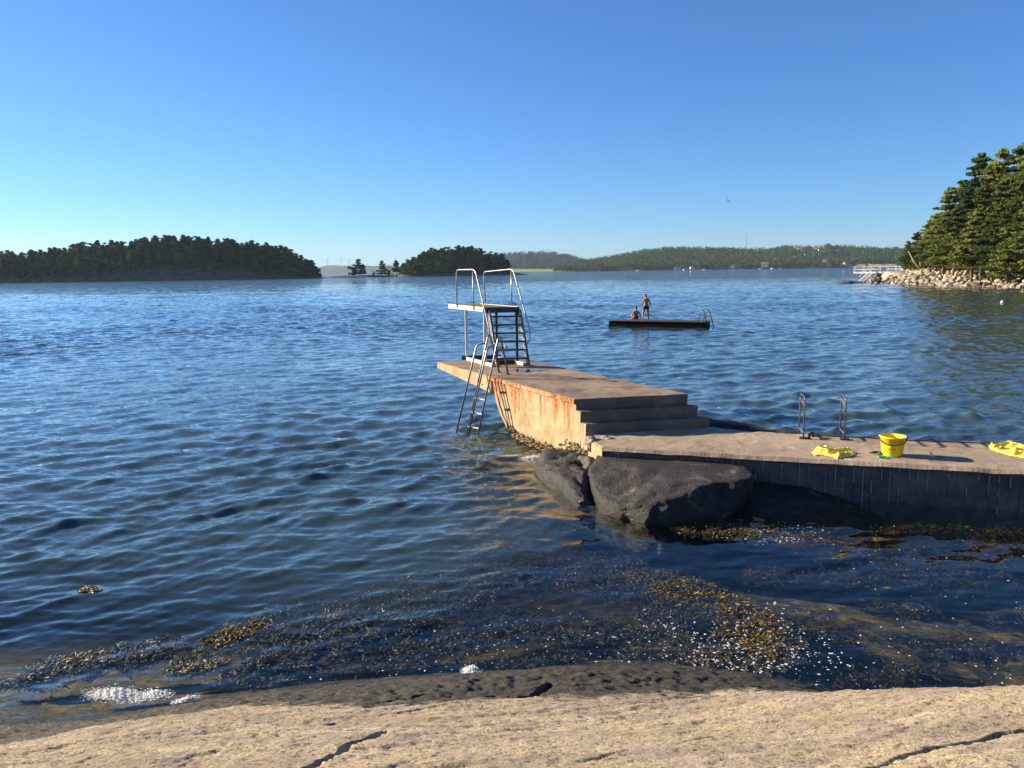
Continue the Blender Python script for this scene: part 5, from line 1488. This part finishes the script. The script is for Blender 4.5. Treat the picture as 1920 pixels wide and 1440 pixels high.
dz = np.abs(rs.normal(0, 1, len(cx))) * (.012 + cz * .5) + cz * .6 + np.where(cz < .035, np.where(cb > .8, -.006, -.001), .005)
cz = surf - dz
ok = cz > gz + .0
cx, cy, cz, cb = cx[ok], cy[ok], cz[ok], cb[ok]
nb = 9; n = len(cx) * nb
X = np.repeat(cx, nb) + rs.normal(0, .014, n); Y = np.repeat(cy, nb) + rs.normal(0, .014, n); Z = np.repeat(cz, nb) + rs.normal(0, .006, n)
az = np.repeat(rs.normal(.5, 1.1, len(cx)), nb) + rs.normal(0, .75, n); pit = rs.normal(.08, .22, n); ln_ = rs.uniform(.022, .070, n); w = rs.uniform(.0022, .0055, n)
dx, dy, dzz = np.cos(az) * np.cos(pit), np.sin(az) * np.cos(pit), np.sin(pit)
sx, sy = -np.sin(az), np.cos(az); tilt = rs.normal(0, .5, n)
def pt(f, s): return np.stack([X + dx * ln_ * f + sx * w * s, Y + dy * ln_ * f + sy * w * s, Z + dzz * ln_ * f - .3 * ln_ * (f - .4) ** 2 + w * s * tilt], -1)
V = np.stack([pt(0, -.5), pt(0, .5), pt(.55, 1.0), pt(.55, -1.0), pt(1, .9), pt(1, -.5)], 1).reshape(-1, 3)
b0 = np.arange(n)[:, None] * 6
Q = np.concatenate([b0 + np.array([0, 1, 2, 3]), b0 + np.array([3, 2, 4, 5])])
me = np_mesh('seaweed', V, Q)
tone = np.clip(.04 + np.repeat(cb * rs.uniform(.45, 1.1, len(cb)), nb) * rs.uniform(.35, 1.1, n) + rs.normal(0, .10, n), 0, 1)
me.attributes.new('tone', 'FLOAT', 'POINT').data.foreach_set('value', (np.repeat(tone, 6) * np.tile([.35, .35, .8, .8, 1.15, 1.15], n)).astype(np.float32))
o = link_mesh('seaweed', me, M['weed']); tag(o, 'golden brown bladderwrack drifting in the shallow water off the shore rock', 'seaweed', kind='stuff')

# ------------------------------------------------------------------ foam
def flakes(name, items, label, cat='foam'):
    """items: x, y, radius, stretch, angle, lift"""
    X, Y, R, S, A, L_ = [np.array(k, float) for k in zip(*items)]
    z = sea(X, Y) + L_; k = 7; n = len(X); a = np.linspace(0, 2 * np.pi, k, endpoint=False)
    jit = rs.uniform(.7, 1.25, (n, k))
    lx = np.cos(a)[None] * R[:, None] * jit * S[:, None]; ly = np.sin(a)[None] * R[:, None] * jit
    px = X[:, None] + lx * np.cos(A)[:, None] - ly * np.sin(A)[:, None]; py = Y[:, None] + lx * np.sin(A)[:, None] + ly * np.cos(A)[:, None]
    rim = np.stack([px, py, np.repeat(z[:, None], k, 1)], -1)
    topc = np.stack([X, Y, z + np.minimum(R * .5, .008)], -1)[:, None]
    V = np.concatenate([rim, topc], 1).reshape(-1, 3); b0 = np.arange(n)[:, None] * (k + 1)
    T = np.concatenate([b0 + np.array([i, (i + 1) % k, k]) for i in range(k)])
    o = link_mesh(name, np_mesh(name, V, T), M['foam'], smooth=True); tag(o, label, cat, kind='stuff'); return o
items = []
def scatter(u, v, a, b_, n, r0, r1, gauss=True):
    for _ in range(n):
        if gauss: U, V_ = rs.normal(u, a * .5), rs.normal(v, b_ * .5)
        else: U, V_ = rs.uniform(u - a, u + a), rs.uniform(v - b_, v + b_)
        q = P(U, V_, 0)
        if ground0(q[0], q[1]) > -.01: continue
        if q[1] > 11.4 - .34 * (q[0] - 1.4) and q[0] > 1.2: continue
        items.append((q[0], q[1], r0 + (r1 - r0) * rs.random() ** 2.5, rs.uniform(1, 1.6), rs.uniform(0, 6.3), .003))
scatter(1370, 1215, 110, 55, 200, .004, .014); scatter(1330, 1245, 130, 25, 90, .004, .013); scatter(1440, 1180, 80, 60, 90, .004, .014)
scatter(1520, 1240, 150, 50, 110, .003, .012); scatter(1700, 1230, 230, 90, 140, .003, .011, False); scatter(1250, 1225, 330, 45, 170, .003, .010, False)
scatter(1000, 1200, 260, 60, 110, .003, .010, False); scatter(1250, 1170, 120, 30, 60, .003, .012); scatter(1760, 1060, 170, 80, 80, .003, .009, False)
scatter(1420, 990, 110, 14, 150, .003, .012); scatter(1470, 1012, 70, 8, 50, .004, .014); scatter(560, 1265, 200, 25, 60, .003, .009, False); scatter(900, 1150, 300, 80, 50, .003, .008, False)
scatter(800, 1250, 120, 14, 30, .003, .009, False)
flakes('foam_flecks', items, 'white foam flecks scattered on the dark water off the shore rock')
def splash(u, v, a, b_, n, sl, hgt, label, seed):
    r = random.Random(seed); mb = MB(); c = P(u, v, 0)
    for _ in range(int(n * 2.4)):
        g = r.gauss(0, .45); h = r.gauss(0, .45)
        if abs(g) > 1.1: continue
        q = P(u + g * a, v + h * b_ + sl * g * a, 0); s = r.uniform(.003, .009) * (1.2 - abs(g) * .6)
        z = float(sea(np.array([q[0]]), np.array([q[1]]))[0]) + abs(r.gauss(0, hgt)) * max(.15, 1 - abs(g)) * (.5 + .5 * math.sin(g * 14) ** 2)
        z = max(z, float(ground(np.array([q[0]]), np.array([q[1]]))[0]) + .004)
        ico = [(0, 0, 1), (.9, 0, 0), (0, .9, .1), (-.9, 0, -.1), (0, -.9, 0), (0, 0, -1)]
        sc = (r.uniform(.8, 2.6), r.uniform(.8, 1.2), r.uniform(.3, .7)); a_ = r.uniform(-.7, .2); ca, sa = math.cos(a_), math.sin(a_)
        vs = []
        for x, y, zz in ico:
            x *= s * sc[0]; y *= s * sc[1]; vs.append((q[0] + x * ca - y * sa, q[1] + x * sa + y * ca, z + zz * s * sc[2]))
        mb.add(vs, [(0, 1, 2), (0, 2, 3), (0, 3, 4), (0, 4, 1), (5, 2, 1), (5, 3, 2), (5, 4, 3), (5, 1, 4)])
    o = mb.build('surf_foam', M['foam'], smooth=True); tag(o, label, 'foam', kind='stuff')
splash(222, 1304, 66, 11, 1500, .03, .010, 'white breaking wave foam at the left end of the shore rock', 1)
splash(292, 1302, 34, 8, 420, -.02, .012, 'white breaking wave foam at the left end of the shore rock', 2)
splash(350, 1313, 30, 4, 240, -.25, .008, 'thin line of foam running up the shore rock', 3)
splash(884, 1259, 20, 6, 300, 0, .02, 'small white splash against the middle of the shore rock', 4)
splash(1005, 861, 46, 5, 700, .02, .018, 'foam washing round the foot of the concrete block', 5)
splash(1030, 872, 16, 6, 160, .3, .015, 'foam on the boulder below the concrete block', 6)
splash(960, 857, 26, 3, 120, .0, .008, 'foam washing round the foot of the concrete block', 7)

# ------------------------------------------------------------------ the air
HAZE = .000055
t = NT('sea_haze')
pv = t.new('ShaderNodeVolumePrincipled')
pv.inputs['Color'].default_value = (.55, .78, 1.0, 1)
pv.inputs['Density'].default_value = HAZE
pv.inputs['Anisotropy'].default_value = .2
t.link(pv.outputs[0], t.out.inputs['Volume'])
hz = MB().box((0, 2600, 90 - 7), 20000, 6600, 206).build('haze', t.m)
tag(hz, kind='stuff')
